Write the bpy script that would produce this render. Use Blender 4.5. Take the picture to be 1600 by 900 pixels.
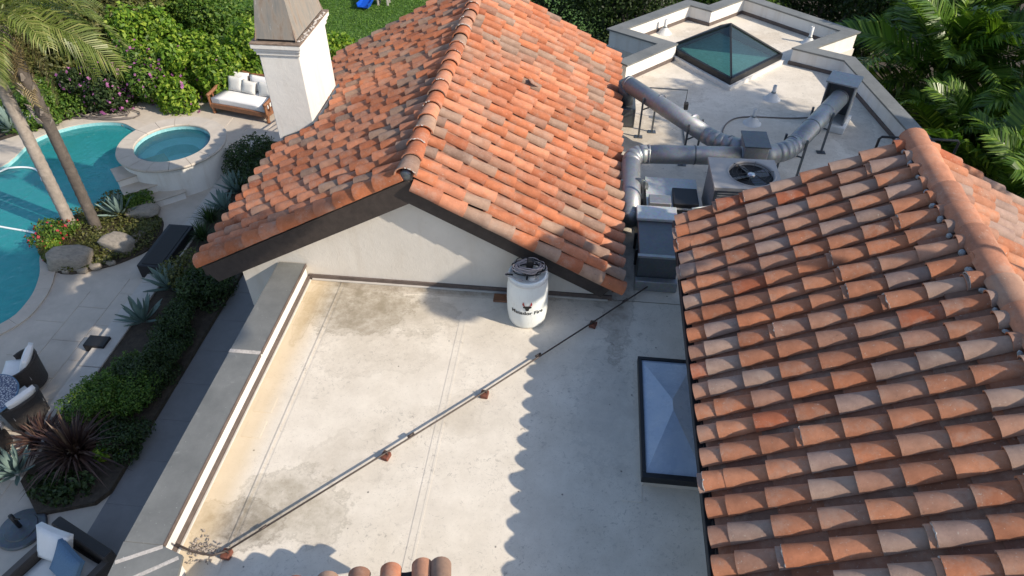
import bpy, bmesh, math, random
import numpy as np
from mathutils import Vector, Matrix, Euler
from mathutils.geometry import tessellate_polygon
random.seed(7); rng = np.random.default_rng(7)
S = bpy.context.scene
for o in list(bpy.data.objects): bpy.data.objects.remove(o)
COL = S.collection
R = math.radians
# ------------------------------------------------------------------ camera
HC, FPX, PITCH, YAW = 7.3, 1100.0, R(42.0), R(6.17)
cam = bpy.data.cameras.new('camera'); cam.sensor_width = 36; cam.lens = 36*FPX/1600; cam.clip_end = 1500
co = bpy.data.objects.new('camera', cam); COL.objects.link(co)
co.location = (0, 0, HC); co.rotation_euler = (math.pi/2-PITCH, 0, YAW); S.camera = co
# ------------------------------------------------------------------ sky and sun
SUN = Vector((1.40, -.50, 1.0)).normalized()
w = bpy.data.worlds.new('World'); S.world = w; w.use_nodes = True
nt = w.node_tree; bg = nt.nodes['Background']
sky = nt.nodes.new('ShaderNodeTexSky'); sky.sky_type = 'NISHITA'; sky.sun_disc = False
sky.sun_elevation = math.asin(SUN.z); sky.sun_rotation = math.atan2(SUN.x, SUN.y)
sky.air_density = 1.0; sky.dust_density = 1.2; sky.ozone_density = 1.0
nt.links.new(sky.outputs[0], bg.inputs[0]); bg.inputs[1].default_value = .12
sl = bpy.data.lights.new('sun', 'SUN'); sl.energy = 3.4; sl.angle = R(.53); sl.color = (1, .885, .735)
so = bpy.data.objects.new('sun', sl); COL.objects.link(so); so.rotation_euler = SUN.to_track_quat('Z', 'Y').to_euler()
S.view_settings.view_transform = 'Standard'; S.view_settings.look = 'None'
S.view_settings.exposure = .85; S.view_settings.gamma = 1
# ------------------------------------------------------------------ helpers
_c, _s = math.cos(YAW), math.sin(YAW)
FW = Vector((-_s*math.cos(PITCH), _c*math.cos(PITCH), -math.sin(PITCH)))
DN = Vector((_s*math.sin(PITCH), -_c*math.sin(PITCH), -math.cos(PITCH)))
RT = Vector((_c, _s, 0))
def at(px, py, z):                       # photograph pixel -> world point on the horizontal plane z
    r = FW+RT*((px-800)/FPX)+DN*((py-450)/FPX)
    return Vector((0, 0, HC))+r*((z-HC)/r.z)

class MB:
    def __init__(s): s.v = []; s.f = []
    def add(s, vs, fs):
        b = len(s.v); s.v += [tuple(x) for x in vs]; s.f += [tuple(b+i for i in f) for f in fs]; return s
    def box(s, lo, hi, M=None, bev=0.0):
        (x0, y0, z0), (x1, y1, z1) = lo, hi
        if bev:
            b = bev; vs = []
            for z, i in ((z0, b), (z0+b, 0), (z1-b, 0), (z1, b)):
                vs += [(x0+b, y0+i, z), (x1-b, y0+i, z), (x1-i, y0+b, z), (x1-i, y1-b, z), (x1-b, y1-i, z), (x0+b, y1-i, z), (x0+i, y1-b, z), (x0+i, y0+b, z)]
            fs = [tuple(range(7, -1, -1)), tuple(range(24, 32))]
            for k in range(3):
                for i in range(8): fs.append((k*8+i, k*8+(i+1) % 8, k*8+8+(i+1) % 8, k*8+8+i))
        else:
            vs = [(x0, y0, z0), (x1, y0, z0), (x1, y1, z0), (x0, y1, z0), (x0, y0, z1), (x1, y0, z1), (x1, y1, z1), (x0, y1, z1)]
            fs = [(3, 2, 1, 0), (4, 5, 6, 7), (0, 1, 5, 4), (1, 2, 6, 5), (2, 3, 7, 6), (3, 0, 4, 7)]
        if M is not None: vs = [M@Vector(v) for v in vs]
        return s.add(vs, fs)
    def tube(s, pts, rad, n=10, cap=True, closed=False):
        pts = [Vector(p) for p in pts]; N = len(pts); vs = []; fs = []
        rads = rad if isinstance(rad, (list, tuple)) else [rad]*N
        up = None
        for i, p in enumerate(pts):
            if closed: t = pts[(i+1) % N]-pts[i-1]
            else: t = pts[min(i+1, N-1)]-pts[max(i-1, 0)]
            t.normalize()
            if up is None:
                a = Vector((0, 0, 1)) if abs(t.z) < .9 else Vector((1, 0, 0))
                up = t.cross(a).normalized()
            up = (up-t*up.dot(t)).normalized(); bi = t.cross(up)
            for k in range(n):
                a = 2*math.pi*k/n; vs.append(p+(up*math.cos(a)+bi*math.sin(a))*rads[i])
        for i in range(N if closed else N-1):
            j = (i+1) % N
            for k in range(n): fs.append((i*n+k, i*n+(k+1) % n, j*n+(k+1) % n, j*n+k))
        if cap and not closed:
            fs.append(tuple(range(n-1, -1, -1))); fs.append(tuple((N-1)*n+k for k in range(n)))
        return s.add(vs, fs)
    def lathe(s, prof, n=32, M=None, cap=True):
        vs = []; fs = []
        for r, z in prof:
            for k in range(n):
                a = 2*math.pi*k/n; vs.append(Vector((r*math.cos(a), r*math.sin(a), z)))
        for i in range(len(prof)-1):
            for k in range(n): fs.append((i*n+k, i*n+(k+1) % n, (i+1)*n+(k+1) % n, (i+1)*n+k))
        if cap:
            if prof[0][0] > 1e-4: fs.append(tuple(range(n-1, -1, -1)))
            if prof[-1][0] > 1e-4: fs.append(tuple((len(prof)-1)*n+k for k in range(n)))
        if M is not None: vs = [M@v for v in vs]
        return s.add(vs, fs)
    def prism(s, poly, z0, z1):          # poly counter-clockwise list of (x, y)
        n = len(poly)
        vs = [(x, y, z0) for x, y in poly]+[(x, y, z1) for x, y in poly]
        fs = [(i, (i+1) % n, n+(i+1) % n, n+i) for i in range(n)]
        for t in tessellate_polygon([[Vector((x, y, 0)) for x, y in poly]]):
            a, b, c = [Vector(poly[i]) for i in t]
            if (b-a).cross(c-a) < 0: t = (t[0], t[2], t[1])
            fs.append((t[2], t[1], t[0])); fs.append((n+t[0], n+t[1], n+t[2]))
        return s.add(vs, fs)
    def mesh(s, name, m, smooth=False):
        me = bpy.data.meshes.new(name); me.from_pydata(s.v, [], s.f); me.update()
        if m: me.materials.append(m)
        if smooth: me.polygons.foreach_set('use_smooth', [True]*len(me.polygons))
        return me
    def build(s, name, m, parent=None, smooth=False):
        return link(name, s.mesh(name, m, smooth), parent)
def link(name, data, parent=None):
    o = bpy.data.objects.new(name, data); COL.objects.link(o)
    if parent: o.parent = parent
    return o
def tag(o, label=None, cat=None, group=None, kind=None):
    for k, v in (('label', label), ('category', cat), ('group', group), ('kind', kind)):
        if v: o[k] = v
    return o
def thing(name, label, cat, group=None, loc=(0, 0, 0), rz=0):
    o = link(name, None); o.location = loc; o.rotation_euler = (0, 0, rz); o.empty_display_size = .2
    return tag(o, label, cat, group)
def smooth_by_angle(o, ang=40):
    me = o.data; me.polygons.foreach_set('use_smooth', [True]*len(me.polygons))
    bm = bmesh.new(); bm.from_mesh(me)
    for e in bm.edges:
        if len(e.link_faces) == 2 and e.calc_face_angle(0) > R(ang): e.smooth = False
    bm.to_mesh(me); bm.free()
    return o
def sheet(name, outer, holes, z, m, parent=None):
    polys = [[Vector((x, y, 0)) for x, y in p] for p in [outer]+holes]
    flat = [p for q in polys for p in q]; fs = []
    for t in tessellate_polygon(polys):
        a, b, c = [flat[i] for i in t]
        fs.append(t if (b-a).cross(c-a).z > 0 else (t[0], t[2], t[1]))
    mb = MB(); mb.add([(p.x, p.y, z) for p in flat], fs)
    return mb.build(name, m, parent)
def catmull(pts, n=6, closed=True):
    out = []; N = len(pts)
    for i in range(N if closed else N-1):
        p = [Vector(pts[(i+k) % N]) if closed else Vector(pts[max(0, min(N-1, i+k))]) for k in (-1, 0, 1, 2)]
        for k in range(n):
            t = k/n
            out.append(.5*((2*p[1])+(p[2]-p[0])*t+(2*p[0]-5*p[1]+4*p[2]-p[3])*t*t+(-p[0]+3*p[1]-3*p[2]+p[3])*t**3))
    if not closed: out.append(Vector(pts[-1]))
    return out
def inside(p, poly):
    c = False; x, y = p[0], p[1]
    for i in range(len(poly)):
        x1, y1 = poly[i][0], poly[i][1]; x2, y2 = poly[i-1][0], poly[i-1][1]
        if (y1 > y) != (y2 > y) and x < (x2-x1)*(y-y1)/(y2-y1)+x1: c = not c
    return c
# ------------------------------------------------------------------ materials
class NT:
    def __init__(s, name):
        s.m = bpy.data.materials.new(name); s.m.use_nodes = True; s.t = s.m.node_tree
        s.b = s.t.nodes['Principled BSDF']; s.out = s.t.nodes['Material Output']
    def n(s, kind, ins=None, **kw):
        d = s.t.nodes.new('ShaderNode'+kind)
        for k, v in kw.items(): setattr(d, k, v)
        for k, v in (ins or {}).items(): s.i(d, k, v)
        return d
    def i(s, d, k, v):
        if isinstance(v, bpy.types.NodeSocket): s.t.links.new(v, d.inputs[k])
        elif isinstance(v, bpy.types.Node): s.t.links.new(v.outputs[0], d.inputs[k])
        else: d.inputs[k].default_value = (*v, 1) if isinstance(v, tuple) and len(v) == 3 and d.inputs[k].type == 'RGBA' else v
    def coord(s, which='Object'): return s.n('TexCoord').outputs[which]
    def noise(s, scale, detail=4, rough=.6, vec=None, dist=0):
        return s.n('TexNoise', {'Scale': scale, 'Detail': detail, 'Roughness': rough, 'Distortion': dist, 'Vector': vec if vec is not None else s.coord()}).outputs[0]
    def ramp(s, fac, stops, interp='LINEAR'):
        d = s.n('ValToRGB', {'Fac': fac}); e = d.color_ramp.elements; d.color_ramp.interpolation = interp
        while len(e) < len(stops): e.new(.5)
        for x, (p, c) in zip(e, stops): x.position = p; x.color = (*c, 1) if len(c) == 3 else c
        return d.outputs[0]
    def mix(s, fac, a, b, mode='MIX'):
        d = s.n('Mix', data_type='RGBA', blend_type=mode)
        for k, v in ((0, fac), (6, a), (7, b)): s.i(d, k, v)
        return d.outputs[2]
    def math(s, op, a, b=0.0, clamp=False):
        d = s.n('Math', operation=op, use_clamp=clamp); s.i(d, 0, a); s.i(d, 1, b); return d.outputs[0]
    def bump(s, h, strength=.3, dist=.02):
        s.i(s.b, 'Normal', s.n('Bump', {'Height': h, 'Strength': strength, 'Distance': dist}).outputs[0])
    def set(s, **k):
        for a, v in k.items(): s.i(s.b, a.replace('_', ' '), v)
        return s
def rough_mat(name, col, rough=.8, var=.25, scale=6, bump=.15, metal=0.0, dirt=None, dirt_scale=1.2, dirt_amt=.4, world=False):
    t = NT(name); vec = t.n('NewGeometry').outputs['Position'] if world else t.coord()
    n1 = t.noise(scale, 6, .65, vec); n2 = t.noise(scale*9, 3, .6, vec)
    lo = tuple(c*(1-var) for c in col); hi = tuple(min(1, c*(1+var*.7)) for c in col)
    c = t.ramp(n1, [(.3, lo), (.7, hi)])
    if dirt: 
        d = t.ramp(t.noise(dirt_scale, 7, .7, vec), [(.48, (0, 0, 0)), (.72, (dirt_amt,)*3)])
        c = t.mix(d, c, dirt)
    t.set(Base_Color=c, Roughness=rough, Metallic=metal)
    if bump: t.bump(t.math('ADD', n1, t.math('MULTIPLY', n2, .4)), bump)
    return t.m
M = {}
def tile_mat(name, stops):
    t = NT(name); rnd = t.n('ObjectInfo').outputs['Random']; isl = t.n('NewGeometry').outputs['Random Per Island']
    f = t.math('FRACT', t.math('ADD', rnd, isl))
    c = t.ramp(f, stops, 'CONSTANT')
    vec = t.n('NewGeometry').outputs['Position']
    n1 = t.noise(7, 6, .7, vec); n2 = t.noise(55, 4, .7, vec)
    f2 = t.math('FRACT', t.math('MULTIPLY', f, 7.31))
    c = t.mix(1.0, c, t.ramp(f2, [(0, (.78, .78, .8)), (1, (1.12, 1.1, 1.06))]), 'MULTIPLY')
    c = t.mix(1.0, c, t.ramp(n1, [(.25, (.74, .72, .72)), (.75, (1.2, 1.18, 1.16))]), 'MULTIPLY')
    c = t.mix(1.0, c, t.ramp(t.noise(.8, 4, .6, vec), [(.3, (.84, .82, .82)), (.7, (1.08, 1.07, 1.06))]), 'MULTIPLY')
    c = t.mix(t.ramp(t.noise(3.1, 7, .75, vec), [(.50, (0, 0, 0)), (.70, (.55, .55, .55))]), c, (.38, .29, .235))
    c = t.mix(t.ramp(t.noise(17, 7, .75, vec), [(.61, (0, 0, 0)), (.74, (.65, .65, .65))]), c, (.12, .08, .062))
    c = t.mix(t.ramp(t.noise(31, 6, .7, t.n('VectorMath', {0: vec, 1: (5.2, 1.3, 2.2)}, operation='ADD').outputs[0]), [(.62, (0, 0, 0)), (.70, (.6, .6, .6))]), c, (.50, .46, .40))
    t.set(Base_Color=c, Roughness=.88); t.i(t.b, 'Specular IOR Level', .25)
    t.bump(t.math('ADD', n1, t.math('MULTIPLY', n2, .6)), .35, .01)
    return t.m
TST = [(0, (.46, .175, .09)), (.22, (.485, .205, .12)), (.42, (.345, .235, .175)), (.51, (.41, .148, .077)), (.66, (.375, .205, .14)), (.78, (.50, .225, .135)), (.93, (.305, .205, .155))]
M['tile'] = tile_mat('terracotta_tile', TST)
M['tile_red'] = tile_mat('terracotta_tile_red', [(0, (.45, .16, .075)), (.4, (.42, .15, .07)), (.7, (.47, .20, .115)), (.88, (.36, .24, .18))])
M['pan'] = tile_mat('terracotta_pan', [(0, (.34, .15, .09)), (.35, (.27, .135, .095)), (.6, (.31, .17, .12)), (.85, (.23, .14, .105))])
M['tile_ridge'] = tile_mat('terracotta_ridge', [(0, (.44, .21, .135)), (.5, (.41, .20, .13)), (.85, (.37, .225, .165))])
M['mortar'] = rough_mat('mortar', (.46, .43, .40), .95, .3, 30, .5)
M['mortar_blue'] = rough_mat('mortar_pale', (.36, .38, .40), .95, .45, 45, .8)
M['deck'] = rough_mat('roof_underlay', (.05, .04, .035), .95, .2, 8, .1)
M['fascia'] = rough_mat('dark_stained_wood', (.040, .030, .026), .7, .35, 9, .2)
def stucco_mat(name, col, stain, amt):
    t = NT(name); vec = t.n('NewGeometry').outputs['Position']
    st = t.n('Mapping', {'Vector': vec, 'Scale': (5, 5, .55)}).outputs[0]
    n1 = t.noise(1.7, 8, .65, vec); c = t.ramp(n1, [(.3, tuple(x*.92 for x in col)), (.7, tuple(min(1, x*1.05) for x in col))])
    c = t.mix(t.ramp(t.noise(1.0, 6, .65, st), [(.5, (0, 0, 0)), (.75, (amt,)*3)]), c, stain)
    c = t.mix(t.ramp(t.noise(11, 7, .75, vec), [(.6, (0, 0, 0)), (.75, (amt*.8,)*3)]), c, tuple(x*.8 for x in stain))
    t.set(Base_Color=c, Roughness=.93)
    t.bump(t.math('ADD', t.noise(9, 5, .6, vec, .8), t.math('MULTIPLY', t.noise(70, 3, .6, vec), .35)), .4, .012)
    return t.m
M['stucco'] = stucco_mat('stucco', (.60, .565, .51), (.46, .40, .32), .38)
M['white_stucco'] = stucco_mat('white_stucco', (.70, .68, .64), (.50, .43, .34), .42)
M['flash'] = rough_mat('bronze_flashing', (.11, .085, .075), .6, .3, 8, .1)
def coping_mat():
    t = NT('grey_metal_coping'); vec = t.n('NewGeometry').outputs['Position']
    n1 = t.noise(1.6, 8, .7, vec); c = t.ramp(n1, [(.3, (.135, .14, .135)), (.7, (.22, .225, .215))])
    c = t.mix(t.ramp(t.noise(5, 8, .75, vec, 1.0), [(.6, (0, 0, 0)), (.78, (.6, .6, .6))]), c, (.42, .42, .40))
    c = t.mix(t.ramp(t.noise(38, 3, .6, vec), [(.68, (0, 0, 0)), (.74, (.7, .7, .7))]), c, (.5, .5, .48))
    t.set(Base_Color=c, Roughness=.62, Metallic=.25); t.bump(n1, .1); return t.m
M['coping'] = coping_mat()
def membrane_mat():
    t = NT('roof_membrane'); vec = t.n('NewGeometry').outputs['Position']
    sx = t.n('SeparateXYZ', {0: vec})
    n1 = t.noise(1.3, 8, .65, vec)
    c = t.ramp(n1, [(.3, (.60, .55, .475)), (.7, (.69, .64, .56))])
    c = t.mix(t.ramp(t.noise(.7, 6, .6, vec), [(.45, (0, 0, 0)), (.7, (.45, .45, .45))]), c, (.50, .45, .37))
    c = t.mix(1.0, c, t.ramp(t.noise(3.4, 10, .72, vec), [(.3, (.90, .89, .87)), (.68, (1.05, 1.05, 1.04))]), 'MULTIPLY')
    msk = t.ramp(t.noise(.9, 3, .5, t.n('VectorMath', {0: vec, 1: (3.1, 7.7, 0)}, operation='ADD').outputs[0]), [(.42, (.12, .12, .12)), (.58, (1, 1, 1))])
    sp = t.ramp(t.noise(15, 9, .86, vec, .6), [(.555, (0, 0, 0)), (.60, (1, 1, 1))])
    c = t.mix(t.math('MULTIPLY', t.math('MULTIPLY', sp, msk), .6), c, (.22, .20, .175))
    vor = t.n('TexVoronoi', {'Scale': 3.3, 'Vector': vec, 'Randomness': 1.0}, feature='F1').outputs['Distance']
    c = t.mix(t.ramp(vor, [(.03, (.85, .85, .85)), (.05, (0, 0, 0))]), c, (.10, .09, .08))
    # footprints, scuffs and specks
    c = t.mix(t.ramp(t.noise(42, 5, .75, t.n('VectorMath', {0: vec, 1: t.n('TexNoise', {'Scale': 2.0, 'Vector': vec}).outputs[1]}, operation='ADD').outputs[0]), [(.60, (0, 0, 0)), (.66, (.6, .6, .6))]), c, (.24, .22, .19))
    c = t.mix(t.math('MULTIPLY', t.ramp(t.noise(6, 7, .8, vec, 2.5), [(.60, (0, 0, 0)), (.66, (1, 1, 1))]), .16), c, (.25, .23, .20))
    def blob(cx, cy, rx, ry, col, amt, ns=2.2, warp=.9):
        global _
        d = t.n('VectorMath', {0: vec, 1: (cx, cy, 0)}, operation='SUBTRACT').outputs[0]
        d = t.n('VectorMath', {0: d, 1: (1/rx, 1/ry, 0)}, operation='MULTIPLY').outputs[0]
        l = t.n('VectorMath', {0: d}, operation='LENGTH').outputs['Value']
        l = t.math('ADD', l, t.math('MULTIPLY', t.math('SUBTRACT', t.noise(ns, 7, .7, vec), .5), warp*2))
        brk = t.ramp(t.noise(5.5, 9, .75, vec), [(.32, (.35, .35, .35)), (.62, (1, 1, 1))])
        r_ = t.mix(t.math('MULTIPLY', t.math('MULTIPLY', t.ramp(l, [(.45, (1, 1, 1)), (1.0, (0, 0, 0))]), brk), amt), c, col)
        return t.mix(t.math('MULTIPLY', t.ramp(l, [(.80, (0, 0, 0)), (.84, (1, 1, 1)), (.86, (1, 1, 1)), (.93, (0, 0, 0))]), amt*.4), r_, tuple(x*.7 for x in col))
    c = blob(-3.2, 7.45, .95, .75, (.20, .165, .11), .85)
    c = blob(-2.7, 6.6, .95, .6, (.36, .31, .24), .38)
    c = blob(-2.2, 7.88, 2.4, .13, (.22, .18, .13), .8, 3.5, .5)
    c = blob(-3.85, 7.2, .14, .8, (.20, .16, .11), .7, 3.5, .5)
    c = blob(-2.5, 7.3, .9, .5, (.27, .23, .165), .55)
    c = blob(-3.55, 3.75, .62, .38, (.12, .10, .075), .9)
    c = blob(-3.0, 4.05, .75, .55, (.27, .235, .17), .7)
    c = blob(-2.55, 4.75, .55, .4, (.38, .33, .26), .4)
    c = blob(-1.3, 5.5, .35, .5, (.38, .33, .25), .35)
    c = blob(-.9, 7.0, .9, .6, (.46, .41, .34), .35)
    c = blob(.6, 6.0, .5, 1.2, (.36, .34, .31), .4)
    c = blob(3.2, 13.0, 2.2, 1.6, (.40, .35, .28), .5)
    c = blob(1.6, 15.0, 1.2, .8, (.42, .35, .26), .6)
    c = blob(5.6, 13.4, .5, 1.6, (.25, .22, .18), .5)
    c = blob(.75, 8.9, .35, 2.2, (.16, .13, .10), .7)
    c = blob(1.2, 13.2, .8, 1.4, (.33, .27, .19), .6)
    c = blob(4.6, 14.4, 1.0, .6, (.30, .26, .2), .5)
    c = blob(3.6, 18.3, 1.6, .5, (.42, .34, .24), .6)
    # yellowed strip beside the left parapet
    e = t.math('ADD', sx.outputs[0], t.math('MULTIPLY', t.noise(3, 5, .6, vec), .12))
    c = t.mix(t.math('MULTIPLY', t.ramp(t.n('MapRange', {'Value': e, 'From Min': -3.78, 'From Max': -3.52}).outputs[0], [(0, (1, 1, 1)), (1, (0, 0, 0))]), .55), c, (.55, .42, .24))
    t.set(Base_Color=c, Roughness=.75)
    t.bump(t.math('ADD', t.noise(2.2, 4, .5, vec), t.math('MULTIPLY', t.noise(25, 4, .6, vec), .12)), .25, .03)
    return t.m
M['membrane'] = membrane_mat()
def metal_mat(name, col, rough, metal=.85):
    t = NT(name); vec = t.coord()
    n1 = t.n('TexVoronoi', {'Scale': 30, 'Vector': vec}).outputs['Color']; n2 = t.noise(3, 6, .7, vec)
    c = t.mix(.18, col, n1, 'MULTIPLY'); c = t.mix(t.ramp(n2, [(.4, (0, 0, 0)), (.75, (.45, .45, .45))]), c, tuple(x*.55 for x in col))
    t.set(Base_Color=c, Metallic=metal, Roughness=t.math('ADD', t.math('MULTIPLY', n2, .25), rough)); t.bump(n2, .08); return t.m
M['galv'] = metal_mat('galvanised_sheet', (.34, .355, .37), .38, .65)
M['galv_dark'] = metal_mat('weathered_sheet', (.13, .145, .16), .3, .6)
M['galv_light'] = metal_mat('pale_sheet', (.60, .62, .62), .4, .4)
M['unit'] = rough_mat('beige_painted_steel', (.36, .34, .325), .5, .1, 4, .03, .2)
M['black_metal'] = rough_mat('black_metal', (.018, .018, .02), .45, .2, 10, .05, .3)
M['black'] = rough_mat('black_matter', (.012, .012, .013), .7, .2, 10, .05)
M['chrome'] = metal_mat('bright_metal', (.75, .75, .75), .15)
M['pipe'] = rough_mat('weathered_conduit', (.075, .058, .05), .55, .4, 20, .1, .3)
M['block'] = rough_mat('redwood_block', (.16, .055, .035), .85, .45, 18, .4)
M['pvc'] = rough_mat('white_vent', (.62, .62, .60), .6, .12, 5, .05)
M['plastic'] = None
def plastic():
    t = NT('white_drum_plastic'); n = t.noise(3, 6); vec = t.n('Mapping', {'Vector': t.coord(), 'Scale': (4, 4, 1)}).outputs[0]
    c = t.ramp(n, [(.3, (.68, .71, .69)), (.7, (.78, .80, .77))])
    c = t.mix(t.ramp(t.noise(5, 8, .75, vec), [(.55, (0, 0, 0)), (.72, (.45, .45, .45))]), c, (.50, .48, .42))
    t.set(Base_Color=c, Roughness=.42); t.i(t.b, 'Subsurface Weight', .12); t.i(t.b, 'Subsurface Radius', (.05, .05, .05)); return t.m
M['plastic'] = plastic()
M['ink'] = rough_mat('black_print', (.012, .011, .011), .6, .1, 10, 0)
M['red_ink'] = rough_mat('red_print', (.35, .012, .015), .6, .1, 10, 0)
M['cable'] = rough_mat('pale_cable', (.36, .32, .32), .5, .15, 10, 0)
def glass_mat(name, tint, gloss_rough=.03, trans=.6, body=None):
    t = NT(name); t.t.nodes.remove(t.b)
    tr = t.n('BsdfTransparent', {'Color': tint}); gl = t.n('BsdfGlossy', {'Color': (1, 1, 1), 'Roughness': gloss_rough})
    df = t.n('BsdfDiffuse', {'Color': body or tint})
    m1 = t.n('MixShader', {0: 1-trans, 1: tr.outputs[0], 2: df.outputs[0]})
    fr = t.n('Fresnel', {'IOR': 1.5}); m2 = t.n('MixShader', {0: t.math('MULTIPLY', fr.outputs[0], 1.6, True), 1: m1.outputs[0], 2: gl.outputs[0]})
    t.i(t.out, 'Surface', m2.outputs[0]); return t.m
M['teal_glass'] = glass_mat('teal_tinted_glass', (.46, .63, .60), .02, .8, (.09, .14, .13))
def acrylic():
    t = NT('milky_blue_acrylic'); vec = t.n('NewGeometry').outputs['Position']
    d = t.ramp(t.noise(4, 8, .7, vec), [(.4, (.30, .38, .50)), (.7, (.38, .45, .54))])
    d = t.mix(t.ramp(t.noise(26, 6, .75, vec), [(.6, (0, 0, 0)), (.72, (.5, .5, .5))]), d, (.34, .36, .38))
    t.set(Base_Color=d, Roughness=t.math('ADD', t.math('MULTIPLY', t.noise(6, 6, .7, vec), .4), .08)); t.i(t.b, 'Coat Weight', .4); t.i(t.b, 'Coat Roughness', .15); return t.m
M['acrylic'] = acrylic()
M['frame'] = rough_mat('dark_frame', (.022, .024, .028), .4, .15, 8, .02, .4)
def water(name, tint, scale, strength, body=.42):
    t = NT(name); t.t.nodes.remove(t.b); vec = t.n('NewGeometry').outputs['Position']
    h = t.math('ADD', t.noise(scale, 3, .5, vec, 1.2), t.math('MULTIPLY', t.noise(scale*3.2, 2, .5, vec), .35))
    bp = t.n('Bump', {'Height': h, 'Strength': strength, 'Distance': .05}).outputs[0]
    tr = t.n('BsdfTransparent', {'Color': tint}); gl = t.n('BsdfGlossy', {'Color': (1, 1, 1), 'Roughness': .04, 'Normal': bp})
    df = t.n('BsdfDiffuse', {'Color': (.045, .40, .42), 'Normal': bp})
    m1 = t.n('MixShader', {0: body, 1: tr.outputs[0], 2: df.outputs[0]})
    fr = t.n('Fresnel', {'IOR': 1.33, 'Normal': bp}); m2 = t.n('MixShader', {0: fr.outputs[0], 1: m1.outputs[0], 2: gl.outputs[0]})
    t.i(t.out, 'Surface', m2.outputs[0]); return t.m
M['water'] = water('pool_water', (.46, .86, .86), 2.6, .5)
M['spa_water'] = water('spa_water', (.66, .88, .92), 3.5, .3, .12)
M['plaster'] = rough_mat('teal_pool_plaster', (.33, .76, .73), .8, .12, 3, .1)
M['pale_plaster'] = rough_mat('pale_spa_plaster', (.42, .60, .66), .8, .1, 3, .05)
M['pooltile'] = rough_mat('waterline_tile', (.25, .50, .52), .4, .2, 14, .05)
M['paver'] = rough_mat('limestone_paving', (.46, .41, .35), .85, .10, 3, .1, dirt=(.30, .26, .22), dirt_amt=.4, dirt_scale=.9, world=True)
M['path'] = rough_mat('grey_paving', (.185, .18, .18), .8, .12, 3, .1, dirt=(.17, .165, .165), dirt_amt=.5, dirt_scale=.8, world=True)
M['kerb'] = rough_mat('pale_kerb_stone', (.46, .43, .39), .85, .1, 4, .15, world=True)
M['soil'] = rough_mat('soil', (.055, .042, .03), .98, .5, 9, .8, world=True)
M['rock'] = rough_mat('boulder', (.28, .245, .20), .95, .35, 5, .6, dirt=(.16, .14, .11))
M['wood'] = rough_mat('teak', (.22, .095, .045), .55, .35, 8, .15)
M['cushion'] = rough_mat('white_cushion', (.72, .71, .70), .95, .05, 8, .1)
M['cushion_oatmeal'] = rough_mat('oatmeal_cushion', (.60, .59, .56), .95, .06, 8, .1)  # second cushion cloth, a little darker and warmer than the white
M['blue'] = rough_mat('slate_blue_fabric', (.10, .18, .28), .95, .15, 60, .3)
M['wicker'] = None
def wicker():
    t = NT('dark_wicker'); vec = t.coord()
    wv = t.n('TexWave', {'Scale': 28, 'Distortion': 1.5, 'Vector': vec}, bands_direction='Z').outputs[0]
    t.set(Base_Color=t.ramp(wv, [(.2, (.016, .013, .012)), (.8, (.075, .062, .055))]), Roughness=.6); t.bump(wv, .6); return t.m
M['wicker'] = wicker()
def mosaic():
    t = NT('blue_white_mosaic'); v = t.n('TexVoronoi', {'Scale': 22, 'Vector': t.coord()}, feature='DISTANCE_TO_EDGE').outputs[0]
    t.set(Base_Color=t.ramp(v, [(.10, (.035, .045, .10)), (.2, (.40, .40, .41))]), Roughness=.4); return t.m
M['mosaic'] = mosaic()
M['slide'] = rough_mat('blue_plastic', (.005, .07, .42), .35, .1, 3, 0)
M['hose'] = rough_mat('grey_hose', (.14, .12, .11), .6, .1, 5, 0)
M['white_hose'] = rough_mat('white_hose', (.75, .78, .78), .4, .05, 5, 0)
M['grass'] = None
def leaf_mat(name, stops, trans=.3, rough=.5):
    t = NT(name); isl = t.n('NewGeometry').outputs['Random Per Island']; r = t.n('ObjectInfo').outputs['Random']
    c = t.ramp(t.math('FRACT', t.math('ADD', isl, t.math('MULTIPLY', r, .37))), stops)
    t.set(Base_Color=c, Roughness=rough); t.i(t.b, 'Specular IOR Level', .35)
    tl = t.n('BsdfTranslucent', {'Color': t.mix(1, c, (1.5, 1.7, .8), 'MULTIPLY')})
    t.i(t.out, 'Surface', t.n('MixShader', {0: trans, 1: t.b.outputs[0], 2: tl.outputs[0]}).outputs[0]); return t.m
M['leaf_dark'] = leaf_mat('dark_leaves', [(0, (.016, .032, .011)), (.6, (.036, .065, .018)), (1, (.07, .105, .032))])
M['leaf_mid'] = leaf_mat('green_leaves', [(0, (.035, .08, .012)), (.6, (.08, .16, .022)), (1, (.17, .24, .04))])
M['leaf_bright'] = leaf_mat('bright_leaves', [(0, (.055, .12, .012)), (.5, (.13, .24, .02)), (1, (.30, .38, .05))], .35)
M['leaf_olive'] = leaf_mat('olive_leaves', [(0, (.05, .06, .018)), (.6, (.10, .11, .03)), (1, (.17, .16, .05))])
M['flower'] = leaf_mat('pink_flowers', [(0, (.22, .06, .20)), (1, (.45, .17, .38))], .3)
M['red_flower'] = leaf_mat('red_flowers', [(0, (.35, .02, .03)), (1, (.5, .05, .08))], .3)
M['white_flower'] = leaf_mat('white_flowers', [(0, (.6, .62, .58)), (1, (.8, .8, .78))], .2)
M['flax'] = leaf_mat('bronze_flax', [(0, (.04, .02, .018)), (.6, (.08, .042, .034)), (1, (.13, .085, .06))], .15)
M['agave'] = leaf_mat('blue_agave', [(0, (.10, .16, .15)), (1, (.17, .24, .22))], .05)
M['palm_leaf'] = leaf_mat('palm_leaflets', [(0, (.06, .085, .015)), (.6, (.13, .17, .035)), (1, (.25, .25, .09))], .3, .4)
M['palm_green'] = leaf_mat('deep_palm_leaflets', [(0, (.022, .05, .008)), (.6, (.075, .155, .016)), (1, (.19, .28, .045))], .25, .35)
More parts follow.
